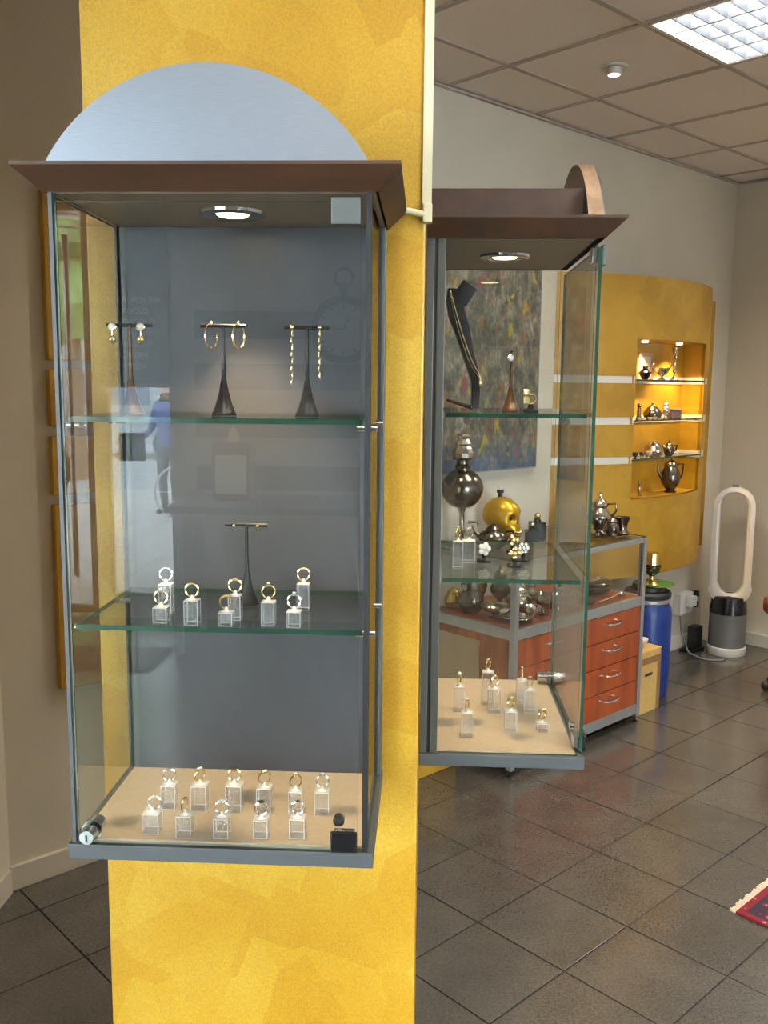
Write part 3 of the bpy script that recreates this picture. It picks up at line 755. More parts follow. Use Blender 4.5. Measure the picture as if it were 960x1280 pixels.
# ---- acrylic blocks and rings
BLK = {}
def block(x, y, z, w, hh, label, group):
    t = thing('acrylic_block', label, 'display block', (x, y, z), 0, group)
    obj('block_body', B(-w / 2, w / 2, -w / 2, w / 2, 0, hh, 0.0009), None, t, mats=['acryl', 'acrylfrost'], pick=lambda f: 1 if f.calc_area() < 6e-5 or f.normal.z > 0.9 else 0)
    obj('ring_clip', LA([(w * 0.36, 0.0), (w * 0.2, 0.0015), (0.0022, 0.004), (0.0018, 0.0062)], 10, (0, 0, hh)), 'pearl', t, smooth=True)
def ring(x, y, z, label, group, rz=0.0, metal='brightsil', R=0.0088, top='gem', tilt=0.0, thick=0.0011):
    t = thing('ring', label, 'ring', (x, y, z + 0.002), rz, group)
    t.rotation_euler = (0, tilt, rz)
    flat = 2.0 if top in ('wide', 'knot') else 1.0
    pts = ring_pts(R, 30, 'XZ', (0, 0, R + thick))
    rs = [thick * (1 + 0.55 * max(0, math.sin(2 * PI * k / 30)) * (flat)) for k in range(30)]
    obj('band', TB(pts, rs, 8, closed=True), metal, t, smooth=True)
    zt = 2 * R + thick
    if top == 'gem':
        obj('setting', LA([(0.001, 0), (0.0024, 0.002), (0.0024, 0.0026)], 10, (0, 0, zt)), metal, t, smooth=True)
        obj('gemstone', LA([(0.0022, 0), (0.0026, 0.0006), (0.0016, 0.0016)], 8, (0, 0, zt + 0.0024)), 'gem', t)
    elif top == 'trio':
        for dx in (-0.0038, 0, 0.0038):
            obj('gemstone', LA([(0.001, -0.001), (0.0021, 0.0005), (0.0013, 0.0016)], 8, (dx, 0, zt - abs(dx) * 0.22)), 'gem', t)
    elif top == 'bar':
        obj('setting', B(-0.0045, 0.0045, -0.0026, 0.0026, zt - 0.001, zt + 0.002, 0.0006), metal, t); obj('gemstone', B(-0.0038, 0.0038, -0.002, 0.002, zt + 0.002, zt + 0.003, 0.0005), 'gem', t)
    elif top == 'oval':
        obj('setting', LA([(0.003, 0), (0.0042, 0.001), (0.0042, 0.0022)], 14, (0, 0, zt), sx=1.1), metal, t, smooth=True)
        obj('gemstone', SP(0.0026, (0, -0.001, zt + 0.002), (1.1, 1, 0.6), 10, 6), 'green', t, smooth=True)
    elif top == 'green':
        obj('gemstone', LA([(0.0016, -0.001), (0.0028, 0.0006), (0.0014, 0.002)], 8, (0, 0, zt), sx=1.2), 'green', t)
    elif top == 'cluster':
        for k in range(7):
            an = 2 * PI * k / 6; rr = 0 if k == 6 else 0.0026
            obj('gemstone', LA([(0.0008, -0.001), (0.0016, 0.0004), (0.001, 0.0014)], 7, (rr * 1.5 * math.cos(an), rr * math.sin(an), zt + (0.0012 if k == 6 else 0))), 'gem', t)
    elif top == 'knot':
        for dx in (-0.004, 0, 0.004):
            obj('bead', SP(0.0024, (dx, 0, zt - abs(dx) * 0.25), (1, 1.1, 0.8), 10, 8), metal, t, smooth=True)
    elif top == 'pearl':
        obj('pearl', SP(0.0036, (0, 0, zt + 0.002), (1, 1, 1), 14, 10), 'pearl', t, smooth=True)
    elif top == 'plate':
        obj('signet', B(-0.0055, 0.0055, -0.0045, 0.0045, zt - 0.0015, zt + 0.0022, 0.0012), metal, t)

G1, G2, G3 = 'rings on the floor of the left showcase', 'rings on the middle shelf of the left showcase', 'rings in the side showcase'
R1 = [  # x, y, w, h, ring label, rz, metal, top, tilt
    (-0.369, 1.264, .021, .036, 'slim silver solitaire ring, leftmost of the back row on showcase floor', 0.2, 'brightsil', 'wide', 0),
    (-0.323, 1.261, .023, .038, 'gold ring with square stone, second in back row on showcase floor', 0.9, 'gold', 'bar', 0),
    (-0.272, 1.261, .023, .040, 'wide gold band ring, third in back row on showcase floor', 0.1, 'gold', 'plate', 0),
    (-0.228, 1.261, .021, .037, 'thin gold ring with white stone, fourth in back row on showcase floor', 0.5, 'gold', 'bar', 0),
    (-0.182, 1.259, .019, .034, 'thin gold solitaire ring, fifth in back row on showcase floor', 0.45, 'gold', 'gem', 0),
    (-0.143, 1.261, .021, .034, 'silver solitaire ring, rightmost of the back row on showcase floor', 0.1, 'brightsil', 'gem', 0),
    (-0.372, 1.189, .023, .029, 'silver ring tilting to the right, leftmost of the front row', 0.15, 'brightsil', 'trio', 0.35),
    (-0.324, 1.180, .021, .031, 'carved gold ring turned edge-on, second in front row', 1.35, 'gold', 'knot', 0),
    (-0.273, 1.182, .021, .028, 'dark silver ring with stone cluster, middle of the front row', 0.1, 'brightsil', 'cluster', 0),
    (-0.219, 1.185, .020, .026, 'silver ring with oval green stone, fourth in front row', 0.0, 'brightsil', 'oval', 0),
    (-0.169, 1.188, .021, .028, 'silver ring with small green gem, rightmost of the front row', 0.0, 'brightsil', 'green', 0)]
ordn = ['first', 'second', 'third', 'fourth', 'fifth', 'sixth']
for k, (x, y, w, hh, lb, rz, mt, tp, tl) in enumerate(R1):
    row, n = ('back', k) if k < 6 else ('front', k - 6)
    block(x, y, ZS0, w, hh, 'clear acrylic ring block, %s from left in the %s row on showcase floor' % (ordn[n], row), 'acrylic blocks in the left showcase')
    ring(x, y, ZS0 + hh + 0.001, lb, G1, rz, mt, 0.0088, tp, tl)
R2 = [
    (-0.361, 1.243, .018, .041, 'silver ring on the tallest block at the left of middle shelf', 0.1, 'brightsil', 'trio', 0),
    (-0.353, 1.190, .019, .021, 'gold ring in front of the tall block, leftmost on middle shelf', 0.1, 'gold', 'gem', 0),
    (-0.309, 1.183, .019, .033, 'plain gold ring, third from left on middle shelf', 0.1, 'gold', 'wide', 0),
    (-0.257, 1.212, .017, .034, 'bright yellow gold ring just left of the dark stand foot', 0.1, 'gold', 'wide', 0),
    (-0.263, 1.182, .019, .018, 'gold ring with beads on the lowest block of middle shelf', 0.5, 'gold', 'knot', 0),
    (-0.207, 1.187, .018, .032, 'gold solitaire ring just right of the dark stand foot', 0.2, 'gold', 'gem', 0),
    (-0.172, 1.182, .019, .021, 'silver ring with pearl top on a low block at right', 0.0, 'brightsil', 'gem', 0),
    (-0.172, 1.276, .018, .038, 'gold beaded ring on tall block at right of middle shelf', 0.05, 'gold', 'knot', 0)]
for k, (x, y, w, hh, lb, rz, mt, tp, tl) in enumerate(R2):
    block(x, y, ZS2, w, hh, 'clear acrylic block on middle shelf under the ' + lb.split(' on ')[0].split(' in ')[0].split(',')[0].split(' just')[0].split(' with')[0] + [' far left', ' front left', ' third along', ' by the stand', ' lowest', ' right of the stand', ' low at right', ' tall at right'][k], 'acrylic blocks in the left showcase')
    ring(x, y, ZS2 + hh + 0.001, lb, G2, rz, mt, 0.0086, tp, tl)
R3 = [
    (0.070, 1.701, .020, .049, 'gold watch-like ring on tall block at left of side showcase', 1.2, 'gold', 'pearl'),
    (0.127, 1.742, .022, .066, 'gold ring on the tallest block at the back of side showcase', 1.0, 'gold', 'bar'),
    (0.137, 1.700, .024, .047, 'gold ring with beads on the middle block of side showcase', 0.6, 'gold', 'knot'),
    (0.195, 1.758, .020, .046, 'gold ring with stone at the back right of side showcase', 1.3, 'gold', 'gem'),
    (0.205, 1.706, .022, .044, 'gold solitaire ring right of centre in side showcase', 0.9, 'gold', 'bar'),
    (0.080, 1.576, .021, .043, 'gold ring on the front left block of side showcase', 1.2, 'gold', 'bar'),
    (0.160, 1.603, .022, .038, 'wide gold ring on the front middle block of side showcase', 0.8, 'gold', 'plate'),
    (0.217, 1.606, .021, .016, 'chunky gold ring on the lowest block at front right', 0.7, 'gold', 'plate')]
for k, (x, y, w, hh, lb, rz, mt, tp) in enumerate(R3):
    pos = ['tall left', 'tallest rear', 'middle', 'rear right', 'right of centre', 'front left', 'front middle', 'lowest front right'][k]
    block(x, y, ZS0, w, hh, 'clear acrylic ring block, the %s one in side showcase' % pos, 'acrylic blocks in the side showcase')
    ring(x, y, ZS0 + hh + 0.001, lb, G3, rz, mt, 0.0088, tp, 0, 0.0013 if tp != 'plate' else 0.002)
# middle shelf of the side showcase
R4 = [(0.080, 1.66, .024, .040, 'silver filigree ring on a tall clear block, middle shelf of side showcase', 0.5, 'brightsil', 'cluster'),
      (0.058, 1.60, .018, .048, 'gold ring on the leftmost block, middle shelf of side showcase', 1.1, 'gold', 'gem')]
for k, (x, y, w, hh, lb, rz, mt, tp) in enumerate(R4):
    block(x, y, ZS2, w, hh, 'clear acrylic ring block, %s on middle shelf of side showcase' % ['wider one', 'leftmost slim one'][k], 'acrylic blocks in the side showcase')
    ring(x, y, ZS2 + hh + 0.001, lb, G3, rz, mt, 0.0088, tp)
def brooch(x, y, z, label, n, mat):
    t = thing('brooch', label, 'brooch', (x, y, z), 0.3, 'brooches on black stands')
    obj('black_stand', LA([(0.013, 0), (0.013, 0.004), (0.004, 0.007), (0.0035, 0.018)], 18), 'blackgl', t, smooth=True)
    for k in range(n):
        an = 2 * PI * k / (n - 1); rr = 0 if k == n - 1 else 0.0075
        obj('petal', SP(0.0052, (rr * math.cos(an), -0.003, 0.024 + rr * math.sin(an)), (1, 0.6, 1), 10, 8), mat, t, smooth=True)
brooch(0.108, 1.66, ZS2, 'cream flower brooch on black stand, middle shelf of side showcase', 6, 'pearl')
brooch(0.160, 1.62, ZS2, 'small gold brooch on black stand near the shelf front', 5, 'gold')
brooch(0.180, 1.67, ZS2, 'silver cluster brooch on black stand at the right of middle shelf', 7, 'brightsil')
brooch(0.170, 1.76, ZS2, 'tiny gold brooch on black stand at the back of middle shelf', 4, 'gold')
# top shelf of the side showcase: necklace easel, small stand
t = thing('necklace_stand', 'curved black leather necklace stand in the side showcase', 'necklace stand', (0.06, 1.62, ZS1 + 0.0006), 0)
path = [(0.036, 0.164), (0.036, 0.148), (0.042, 0.120), (0.052, 0.093), (0.060, 0.062), (0.070, 0.032), (0.076, 0.010), (0.0765, -0.012), (0.076, -0.038)]
path = [(x - 0.053, z + EYE - ZS1) for x, z in path]
bm = bm_(); rows = []
for k, (x, z) in enumerate(path):
    q = path[min(k + 1, 8)]; pq = path[max(k - 1, 0)]; d = Vector((q[0] - pq[0], 0, q[1] - pq[1])).normalized(); n = Vector((d.z, 0, -d.x)); w = [0.011, .014, .014, .0125, .010, .0085, .0075, .007, .006][k]
    c = Vector((x, 0, z)); rows.append([bm.verts.new(c + n * s * w + Vector((0, y, 0))) for s, y in ((-1, -0.02), (1, -0.02), (1, 0.02), (-1, 0.02))])
for p, q in zip(rows, rows[1:]):
    for i in range(4): bm.faces.new((p[i], p[(i + 1) % 4], q[(i + 1) % 4], q[i]))
bm.faces.new(rows[0]); bm.faces.new(rows[-1][::-1])
obj('curved_neck', bm, 'leather', t, smooth=True)
bm = B(-0.015, 0.015, -0.02, 0.02, -0.020, 0.016, 0.003)
hd = obj('head_block', bm, 'leather', t, loc=(-0.012 + 0.0, 0, 0.163 + EYE - ZS1 - 0.006), rot=(0, 0.6, 0))
hd.location = (0.002, 0, 0.158 + EYE - ZS1)
obj('foot_strut', TB([(0.020, 0, 0.0045), (-0.026, 0, 0.02)], 0.0035, 8), 'leather', t)
t = thing('necklace', 'fine gold chain with pendant hanging from the black necklace stand', 'necklace', (0.06, 1.598, ZS1 + 0.05), 0)
ch = [(0.036, 0.158), (0.040, 0.138), (0.047, 0.110), (0.056, 0.080), (0.068, 0.048), (0.076, 0.032), (0.084, 0.022), (0.090, 0.012)]
ch = [(x - 0.06, 0, z + EYE - ZS1 - 0.05) for x, z in ch]
obj('chain', TB(ch, 0.0014, 8), 'gold', t, smooth=True)
obj('chain', TB([(x + 0.004 * math.sin(PI * k / 7), -0.004, z + 0.003) for k, (x, y, z) in enumerate(ch)], 0.0012, 8), 'gold', t, smooth=True)
obj('clasp', SP(0.004, ch[0], (1, 1, 1), 10, 8), 'gold', t, smooth=True)
obj('pendant', LA([(0.0, -0.016), (0.004, -0.008), (0.003, 0.0), (0.001, 0.004)], 12, ch[-1]), 'gold', t, smooth=True)
t = thing('earring', 'pearl drop earring on the bronze stand, side showcase', 'earring', (0.149, 1.685, ZS1 + 0.104), 0)
obj('pearl', SP(0.0055, (0, -0.004, -0.010), (1, 1, 1.2), 12, 8), 'pearl', t, smooth=True); obj('hook', TB([(0, -0.002, 0.0), (0, -0.004, -0.005)], 0.0008, 6), 'gold', t)
t = thing('ring_bust', 'gold double ring on a small black base at the shelf edge', 'ring', (0.185, 1.66, ZS1), 0.4)
obj('black_base', LA([(0.014, 0), (0.014, 0.003), (0.006, 0.006), (0.005, 0.012)], 18), 'blackgl', t, smooth=True)
obj('band', TB(ring_pts(0.0085, 26, 'XZ', (0, 0, 0.021)), 0.0022, 8, closed=True), 'gold', t, smooth=True)
obj('plaque', SP(0.0075, (-0.010, 0, 0.032), (1, .5, 1.0), 12, 8), 'gold', t, smooth=True)
obj('plaque', B(-0.016, -0.004, -0.003, 0.003, 0.012, 0.026, 0.002), 'gold', t)

# ------------------------------------------------------------------ painting
o = thing('painting', 'large abstract painting in grey, blue and ochre on the back wall', 'painting', AB(3.30, 2.95, 1.285), RZ)
obj('canvas', B(-0.50, 0.50, -0.032, -0.02, 0, 1.18), 'paint', o)
for x0, x1, z0, z1 in ((-0.505, 0.505, -0.006, 0.0), (-0.505, 0.505, 1.18, 1.186), (-0.506, -0.50, 0, 1.18), (0.50, 0.506, 0, 1.18)):
    obj('stretcher', B(x0, x1, -0.032, -0.001, z0, z1), 'canvas', o)

# ------------------------------------------------------------------ glass counter with drawers
CA, CB, CF, CK, CT = 3.005, 4.035, 2.39, 2.92, 0.962
ct = thing('display_counter', 'glass-topped jewellery counter with cherry wood drawers and aluminium frame', 'counter', AB(CA, CF, 0), RZ)
LX, LY = CB - CA, CK - CF
def cpart(nm, mt, *b, bev=0.0, par=None, **k): return obj(nm, B(*b, bev), mt, par or ct, **k)
for x in (0.0, LX - 0.028):
    for y in (0.0, LY - 0.028):
        cpart('frame_post', 'alu', x, x + 0.028, y, y + 0.028, 0.03, CT - 0.006, bev=0.002)
        obj('foot', LA([(0.012, 0.0), (0.012, 0.008), (0.004, 0.009), (0.004, 0.03)], 12, (x + 0.014, y + 0.014, 0)), 'black', ct)
for z0, z1 in ((CT - 0.032, CT - 0.006), (0.612, 0.66), (0.05, 0.10)):
    for y in (0.002, LY - 0.026): cpart('frame_rail', 'alu', 0.028, LX - 0.028, y, y + 0.024, z0, z1, bev=0.002)
    for x in (0.002, LX - 0.026): cpart('frame_rail', 'alu', x, x + 0.024, 0.028, LY - 0.028, z0, z1, bev=0.002)
gs = dict(mats=['glass', 'edge'])
obj('glass_top', B(0.004, LX - 0.004, 0.004, LY - 0.004, CT - 0.006, CT), None, ct, pick=lambda f: 0 if abs(f.normal.z) > 0.5 else 1, **gs)
obj('glass_pane', B(0.028, LX - 0.028, 0.011, 0.016, 0.66, CT - 0.032), None, ct, pick=lambda f: 0 if abs(f.normal.y) > 0.5 else 1, **gs)
for x in (0.011, LX - 0.016): obj('glass_pane', B(x, x + 0.005, 0.028, LY - 0.028, 0.66, CT - 0.032), None, ct, pick=lambda f: 0 if abs(f.normal.x) > 0.5 else 1, **gs)
cpart('deck', 'cherry', 0.028, LX - 0.028, 0.028, LY - 0.01, 0.645, 0.6595)
cpart('end_panel', 'walnut', 0.008, 0.02, 0.028, LY - 0.028, 0.10, 0.612); cpart('end_panel', 'walnut', LX - 0.02, LX - 0.008, 0.028, LY - 0.028, 0.10, 0.612)
cpart('back_board', 'walnut', 0.028, LX - 0.028, LY - 0.02, LY - 0.008, 0.10, 0.612)
cpart('inset_board', 'beige', 0.001, 0.008, 0.20, LY - 0.03, 0.10, 0.575)
dh = 0.128
for cx0, cx1 in ((0.030, 0.515), (0.519, LX - 0.030)):
    for k in range(4):
        z0 = 0.101 + k * dh
        d = cpart('drawer', 'cherry', cx0, cx1, 0.006, 0.024, z0, z0 + dh - 0.004, bev=0.0015)
        mx, mz = (cx0 + cx1) / 2, z0 + dh * 0.62
        obj('handle', TB([(mx - 0.06, 0.006, mz), (mx - 0.055, -0.012, mz), (mx - 0.03, -0.022, mz), (mx, -0.025, mz), (mx + 0.03, -0.022, mz), (mx + 0.055, -0.012, mz), (mx + 0.06, 0.006, mz)], 0.0055, 8), 'chrome', d, smooth=True)

# ------------------------------------------------------------------ silverware
def pot(label, cat, loc, prof, mat, name='coffee_pot', spout=None, handle=None, knob=True, rz=0.0, group=None, seg=24):
    t = thing(name, label, cat, loc, rz, group)
    obj('body', LA(prof, seg), mat, t, smooth=True)
    zt = prof[-1][1]
    if knob:
        obj('knob', LA([(0.002, 0), (0.004 + zt * 0.01, zt * 0.02), (0.003, zt * 0.06), (0.0, zt * 0.08)], 12, (0, 0, zt)), mat, t, smooth=True)
    if spout: obj('spout', TB(spout, [0.35 * (spout[0][0] - spout[-1][0]) * 0.0 + r for r in [0.014 - 0.009 * k / (len(spout) - 1) for k in range(len(spout))]], 10), mat, t, smooth=True)
    if handle: obj('handle', TB(handle, 0.005, 8), 'darksil' if mat != 'darksil' else 'blackgl', t, smooth=True)
    return t
def vessel(label, cat, loc, prof, mat, name, rz=0.0, group=None, seg=20, extra=None):
    t = thing(name, label, cat, loc, rz, group)
    obj('body', LA(prof, seg), mat, t, smooth=True)
    for nm, bmx, mt in (extra or []): obj(nm, bmx, mt, t, smooth=True)
    return t
def sc(prof, s, sz=None): return [(r * s, z * (sz or s)) for r, z in prof]
URN = [(0.35, 0), (0.36, .03), (.2, .08), (.12, .16), (.3, .24), (.5, .36), (.52, .46), (.4, .58), (.3, .66), (.36, .72), (.33, .77), (.24, .84), (.08, .9), (.05, .92), (.08, .95), (.0, 1.0)]
CUP = [(0.3, 0), (.32, .04), (.12, .12), (.1, .25), (.4, .5), (.5, .75), (.52, 1.0), (.48, 1.0), (.44, .72), (.2, .5), (0, .46)]
BOWL = [(0.25, 0), (.27, .06), (.1, .15), (.12, .25), (.4, .45), (.5, .75), (.5, .8), (.46, .78), (.3, .45), (0, .4)]
JAR = [(0.3, 0), (.42, .1), (.5, .3), (.48, .5), (.3, .68), (.34, .72), (.3, .8), (.1, .92), (.12, .95), (0, 1.0)]
CAND = [(0.5, 0), (.5, .03), (.3, .06), (.12, .12), (.1, .2), (.2, .26), (.1, .32), (.16, .5), (.1, .62), (.22, .68), (.1, .72), (.3, .9), (.32, 1.0), (.2, 1.0), (.18, .94), (0, .93)]
ZT = CT
# on top of the counter
t = thing('oil_lamp', 'tall silver lamp with globe body on the counter behind side showcase', 'lamp', AB(3.11, 2.80, ZT), RZ)
obj('foot', LA([(0.055, 0), (0.055, 0.006), (0.03, 0.014), (0.012, 0.03), (0.011, 0.06), (0.018, 0.075), (0.011, 0.09), (0.011, 0.15), (0.016, 0.165), (0.02, 0.185)], 24), 'silver', t, smooth=True)
obj('globe', LA([(0.02, 0.18)] + [(0.096 * math.sin(a), 0.265 - 0.092 * math.cos(a)) for a in [PI * (0.12 + 0.76 * k / 18) for k in range(19)]] + [(0.034, 0.353), (0.034, 0.36)], 32), 'darksil', t, smooth=True)
obj('collar', LA([(0.034, 0.358), (0.036, 0.37), (0.028, 0.378), (0.028, 0.395), (0.046, 0.40), (0.048, 0.408)], 24), 'darksil', t, smooth=True)
obj('crown', LA([(0.048, 0.406), (0.052, 0.43), (0.042, 0.45), (0.034, 0.462), (0.040, 0.47), (0.034, 0.478), (0.026, 0.49), (0.032, 0.505), (0.024, 0.515), (0, 0.52)], 10), 'silver', t)
obj('tap', TB([(0.02, -0.02, 0.11), (0.05, -0.05, 0.112), (0.055, -0.055, 0.09)], 0.006, 8), 'silver', t, smooth=True)
obj('power_cord', TB([(-0.04, -0.03, 0.2), (-0.03, -0.04, 0.15), (-0.035, -0.045, 0.08), (-0.07, -0.02, 0.02), (-0.085, 0.03, 0.008)], 0.003, 6), 'gunmetal', t, smooth=True)

def skull(loc, rz):
    t = thing('skull_bottle', 'golden skull-shaped bottle on the counter under the painting', 'skull', loc, rz)
    bm = bm_(); q = bmesh.ops.create_uvsphere(bm, u_segments=48, v_segments=36, radius=1)
    def g(d, c, s): return math.exp(-((d - Vector(c).normalized()).length / s) ** 2)
    def surf(d):                                    # face looks along +x
        d = Vector(d).normalized()
        r = Vector((d.x * 0.098, d.y * 0.076, d.z * 0.090))
        k = 1.0
        low = max(0, -d.z)
        k += 0.55 * g(d, (0.62, 0, -0.85), 0.42)          # upper jaw and chin
        k -= 0.18 * g(d, (-0.35, 0, -1.0), 0.6)           # hollow underside at the back
        for s in (-1, 1):
            k -= 0.30 * g(d, (0.90, s * 0.42, -0.12), 0.22)   # eye sockets
            k += 0.06 * g(d, (0.85, s * 0.45, 0.16), 0.20)    # brows
            k += 0.08 * g(d, (0.62, s * 0.75, -0.38), 0.22)   # cheek bones
            k -= 0.12 * g(d, (0.45, s * 0.75, -0.75), 0.24)   # hollow cheeks
        k -= 0.16 * g(d, (1.0, 0, -0.36), 0.13)           # nose
        k -= 0.07 * g(d, (0.80, 0, -0.72), 0.08)          # teeth line
        return r * k
    for v in q['verts']: v.co = surf(v.co)
    bmesh.ops.translate(bm, vec=(0, 0, 0.108), verts=bm.verts)
    zmin = min(v.co.z for v in bm.verts)
    for v in bm.verts: v.co.z = max(v.co.z - zmin, 0.0)
    zmax = max(v.co.z for v in bm.verts)
    off = Vector((0, 0, 0.108 - zmin))
    for s in (-1, 1): obj('socket_shade', SP(0.019, surf((0.90, s * 0.42, -0.12)) + off, (0.5, 1, 0.9), 14, 10), 'bronze', t, smooth=True)  # dark balls paint the shade inside the eye sockets
    obj('nose_shade', SP(0.011, surf((1.0, 0, -0.36)) + off, (0.5, 0.8, 1.3), 12, 8), 'bronze', t, smooth=True)  # dark ball, painted shade of the nose opening
    for k in range(-3, 4):
        for zz, yy in ((-0.66, 0), (-0.80, 0)):
            obj('tooth', SP(0.0065, surf((0.80, k * 0.075, zz)) + off, (0.7, 0.75, 1.1), 8, 6), 'gold', t, smooth=True)
    obj('skull_body', bm, 'gold2', t, smooth=True)
    obj('stopper', LA([(0.012, 0), (0.012, 0.022), (0.018, 0.024), (0.018, 0.038), (0, 0.038)], 16, (-0.01, 0, zmax - 0.006)), 'gunmetal', t, smooth=True)
skull(AB(3.40, 2.805, ZT), RZ - 1.45)
pot('squat dark silver teapot in front of the golden skull', 'teapot', AB(3.17, 2.66, ZT), sc([(.3, 0), (.32, .04), (.5, .2), (.6, .42), (.52, .62), (.3, .74), (.3, .8), (.2, .9), (.05, 1)], 0.115), 'darksil', 'teapot',
    [(-0.06, 0, 0.05), (-0.085, 0, 0.07), (-0.10, 0, 0.10)], [(0.055, 0, 0.08), (0.09, 0, 0.085), (0.095, 0, 0.05), (0.06, 0, 0.03)], rz=-0.3)
for (a, c, s, lb) in ((3.53, 2.69, 1.0, 'square black bottle with gold stopper on the counter'), (3.40, 2.62, 0.8, 'smaller black bottle with silver neck beside the golden skull')):
    t = thing('scent_bottle', lb, 'bottle', AB(a, c, ZT), 0.2)
    obj('bottle_body', B(-0.035 * s, 0.035 * s, -0.03 * s, 0.03 * s, 0, 0.085 * s, 0.004), 'blackgl', t)
    obj('neck', LA([(0.018 * s, 0.085 * s), (0.016 * s, 0.1 * s)], 14), 'blackgl', t, smooth=True); obj('stopper', SP(0.017 * s, (0, 0, 0.113 * s), (1, 1, .9), 14, 10), 'gold' if s == 1 else 'silver', t, smooth=True)
# tray with coffee set
tr = thing('serving_tray', 'oval silver tray holding the coffee set at the counter end', 'tray', AB(3.87, 2.53, ZT), RZ)
obj('tray_plate', LA([(0.1, 0), (0.13, 0.004), (0.15, 0.012), (0.147, 0.013), (0.128, 0.007), (0, 0.006)], 36, sx=1.05, sy=0.72), 'silver', tr, smooth=True)
ZY = ZT + 0.0075
pot('ornate silver coffee pot standing on the tray', 'coffee pot', AB(3.86, 2.56, ZY), sc(URN, 0.115, 0.20), 'silver', 'coffee_pot',
    [(-0.05, 0, 0.08), (-0.075, 0, 0.10), (-0.085, 0, 0.14)], [(0.035, 0, 0.15), (0.075, 0, 0.155), (0.08, 0, 0.12), (0.045, 0, 0.07)], rz=-0.2)
vessel('silver lidded sugar bowl in front of the coffee pot', 'sugar bowl', AB(3.845, 2.475, ZY), sc(JAR, 0.07, 0.10), 'darksil', 'sugar_bowl')
vessel('dark silver beaker at the right end of the tray', 'cup', AB(3.955, 2.49, ZY), sc([(.4, 0), (.45, .05), (.32, .3), (.36, .6), (.5, 1), (.46, 1), (.3, .6), (0, .3)], 0.08, 0.085), 'darksil', 'beaker')
vessel('silver beaker behind the right one on the tray', 'cup', AB(3.955, 2.575, ZY), sc([(.4, 0), (.45, .05), (.32, .3), (.36, .6), (.5, 1), (.46, 1), (.3, .6), (0, .3)], 0.075, 0.085), 'silver', 'beaker')
vessel('silver cream jug left of the coffee pot on the tray', 'jug', AB(3.765, 2.50, ZY), sc(CUP, 0.06, 0.09), 'darksil', 'cream_jug', extra=[('handle', TB([(0.025, 0, 0.075), (0.05, 0, 0.08), (0.05, 0, 0.045), (0.022, 0, 0.04)], 0.004, 8), 'darksil')])
# inside the counter
ZD = 0.66
inside = [(3.115, 2.735, 'grey stoneware jug inside the counter corner', 'jug', 'darksil', 'stone_jug', sc(JAR, 0.12, 0.16)),
          (3.13, 2.60, 'low silver bowl at the left inside the counter', 'bowl', 'silver', 'silver_bowl', sc(BOWL, 0.14, 0.07)),
          (3.275, 2.59, 'silver tureen in the middle of the counter interior', 'tureen', 'silver', 'tureen', sc(JAR, 0.13, 0.14)),
          (3.145, 2.495, 'flat silver dish by the counter corner post', 'dish', 'brightsil', 'silver_dish', sc([(.3, 0), (.5, .2), (.7, .35), (.68, .4), (.4, .25), (0, .2)], 0.10, 0.06)),
          (3.33, 2.49, 'small silver goblet inside the counter front', 'goblet', 'silver', 'goblet', sc(CUP, 0.08, 0.10)),
          (3.42, 2.47, 'bright silver cup with foot inside the counter front', 'cup', 'brightsil', 'silver_cup', sc(CUP, 0.07, 0.085)),
          (3.40, 2.62, 'tall silver sugar caster inside the counter', 'caster', 'silver', 'sugar_shaker', sc(URN, 0.08, 0.15)),
          (3.125, 2.855, 'round brass pot at the back left inside the counter', 'pot', 'brass', 'brass_pot', sc(JAR, 0.09, 0.10)),
          (3.58, 2.50, 'silver candle holder near the counter centre', 'candlestick', 'silver', 'candle_holder', sc(CAND, 0.06, 0.10)),
          (3.585, 2.63, 'dark oval serving dish lying in the counter', 'dish', 'darksil', 'serving_dish', sc([(.3, 0), (.5, .2), (.75, .35), (.72, .4), (.4, .25), (0, .2)], 0.13, 0.06)),
          (3.885, 2.60, 'stacked dark plates in the right part of the counter', 'plates', 'darksil', 'plate_stack', sc([(.5, 0), (.75, .2), (.7, .25), (.78, .4), (.72, .45), (.8, .6), (.75, .65), (.5, .5), (0, .45)], 0.12, 0.10)),
          (3.24, 2.48, 'small bright sugar basin behind the counter corner post', 'basin', 'brightsil', 'sugar_basin', sc(BOWL, 0.085, 0.07)),
          (3.47, 2.56, 'round lidded silver box near the counter centre', 'box', 'silver', 'lidded_box', sc([(.45, 0), (.5, .1), (.5, .5), (.52, .55), (.4, .8), (.1, .9), (.08, 1), (0, 1)], 0.09, 0.07)),
          (3.225, 2.80, 'brass mortar at the back inside the counter', 'mortar', 'brass', 'brass_mortar', sc(CUP, 0.10, 0.12)),
          (3.30, 2.72, 'tall dark silver vase at the back inside the counter', 'vase', 'darksil', 'silver_vase', sc(URN, 0.09, 0.2)),
          (3.66, 2.48, 'small dark ashtray in the counter front', 'ashtray', 'darksil', 'ashtray', sc([(.5, 0), (.6, .5), (.62, 1), (.5, 1), (.45, .4), (0, .3)], 0.07, 0.03))]
for a, c, lb, ca, mt, nm, pr in inside:
    vessel(lb, ca, AB(a, c, ZD), pr, mt, nm, group='silverware in the counter')
t = thing('silver_case', 'flat bright silver case lying on the plates in the counter', 'case', AB(3.885, 2.60, ZD + 0.066), RZ + 0.1)
obj('case_body', B(-0.075, 0.075, -0.035, 0.035, 0, 0.014, 0.004), 'brightsil', t); obj('case_lid', B(-0.075, 0.075, -0.035, 0.035, 0.0145, 0.024, 0.004), 'brightsil', t)
t = thing('ladle', 'long silver ladle lying in the right part of the counter', 'ladle', AB(3.83, 2.445, ZD), RZ)
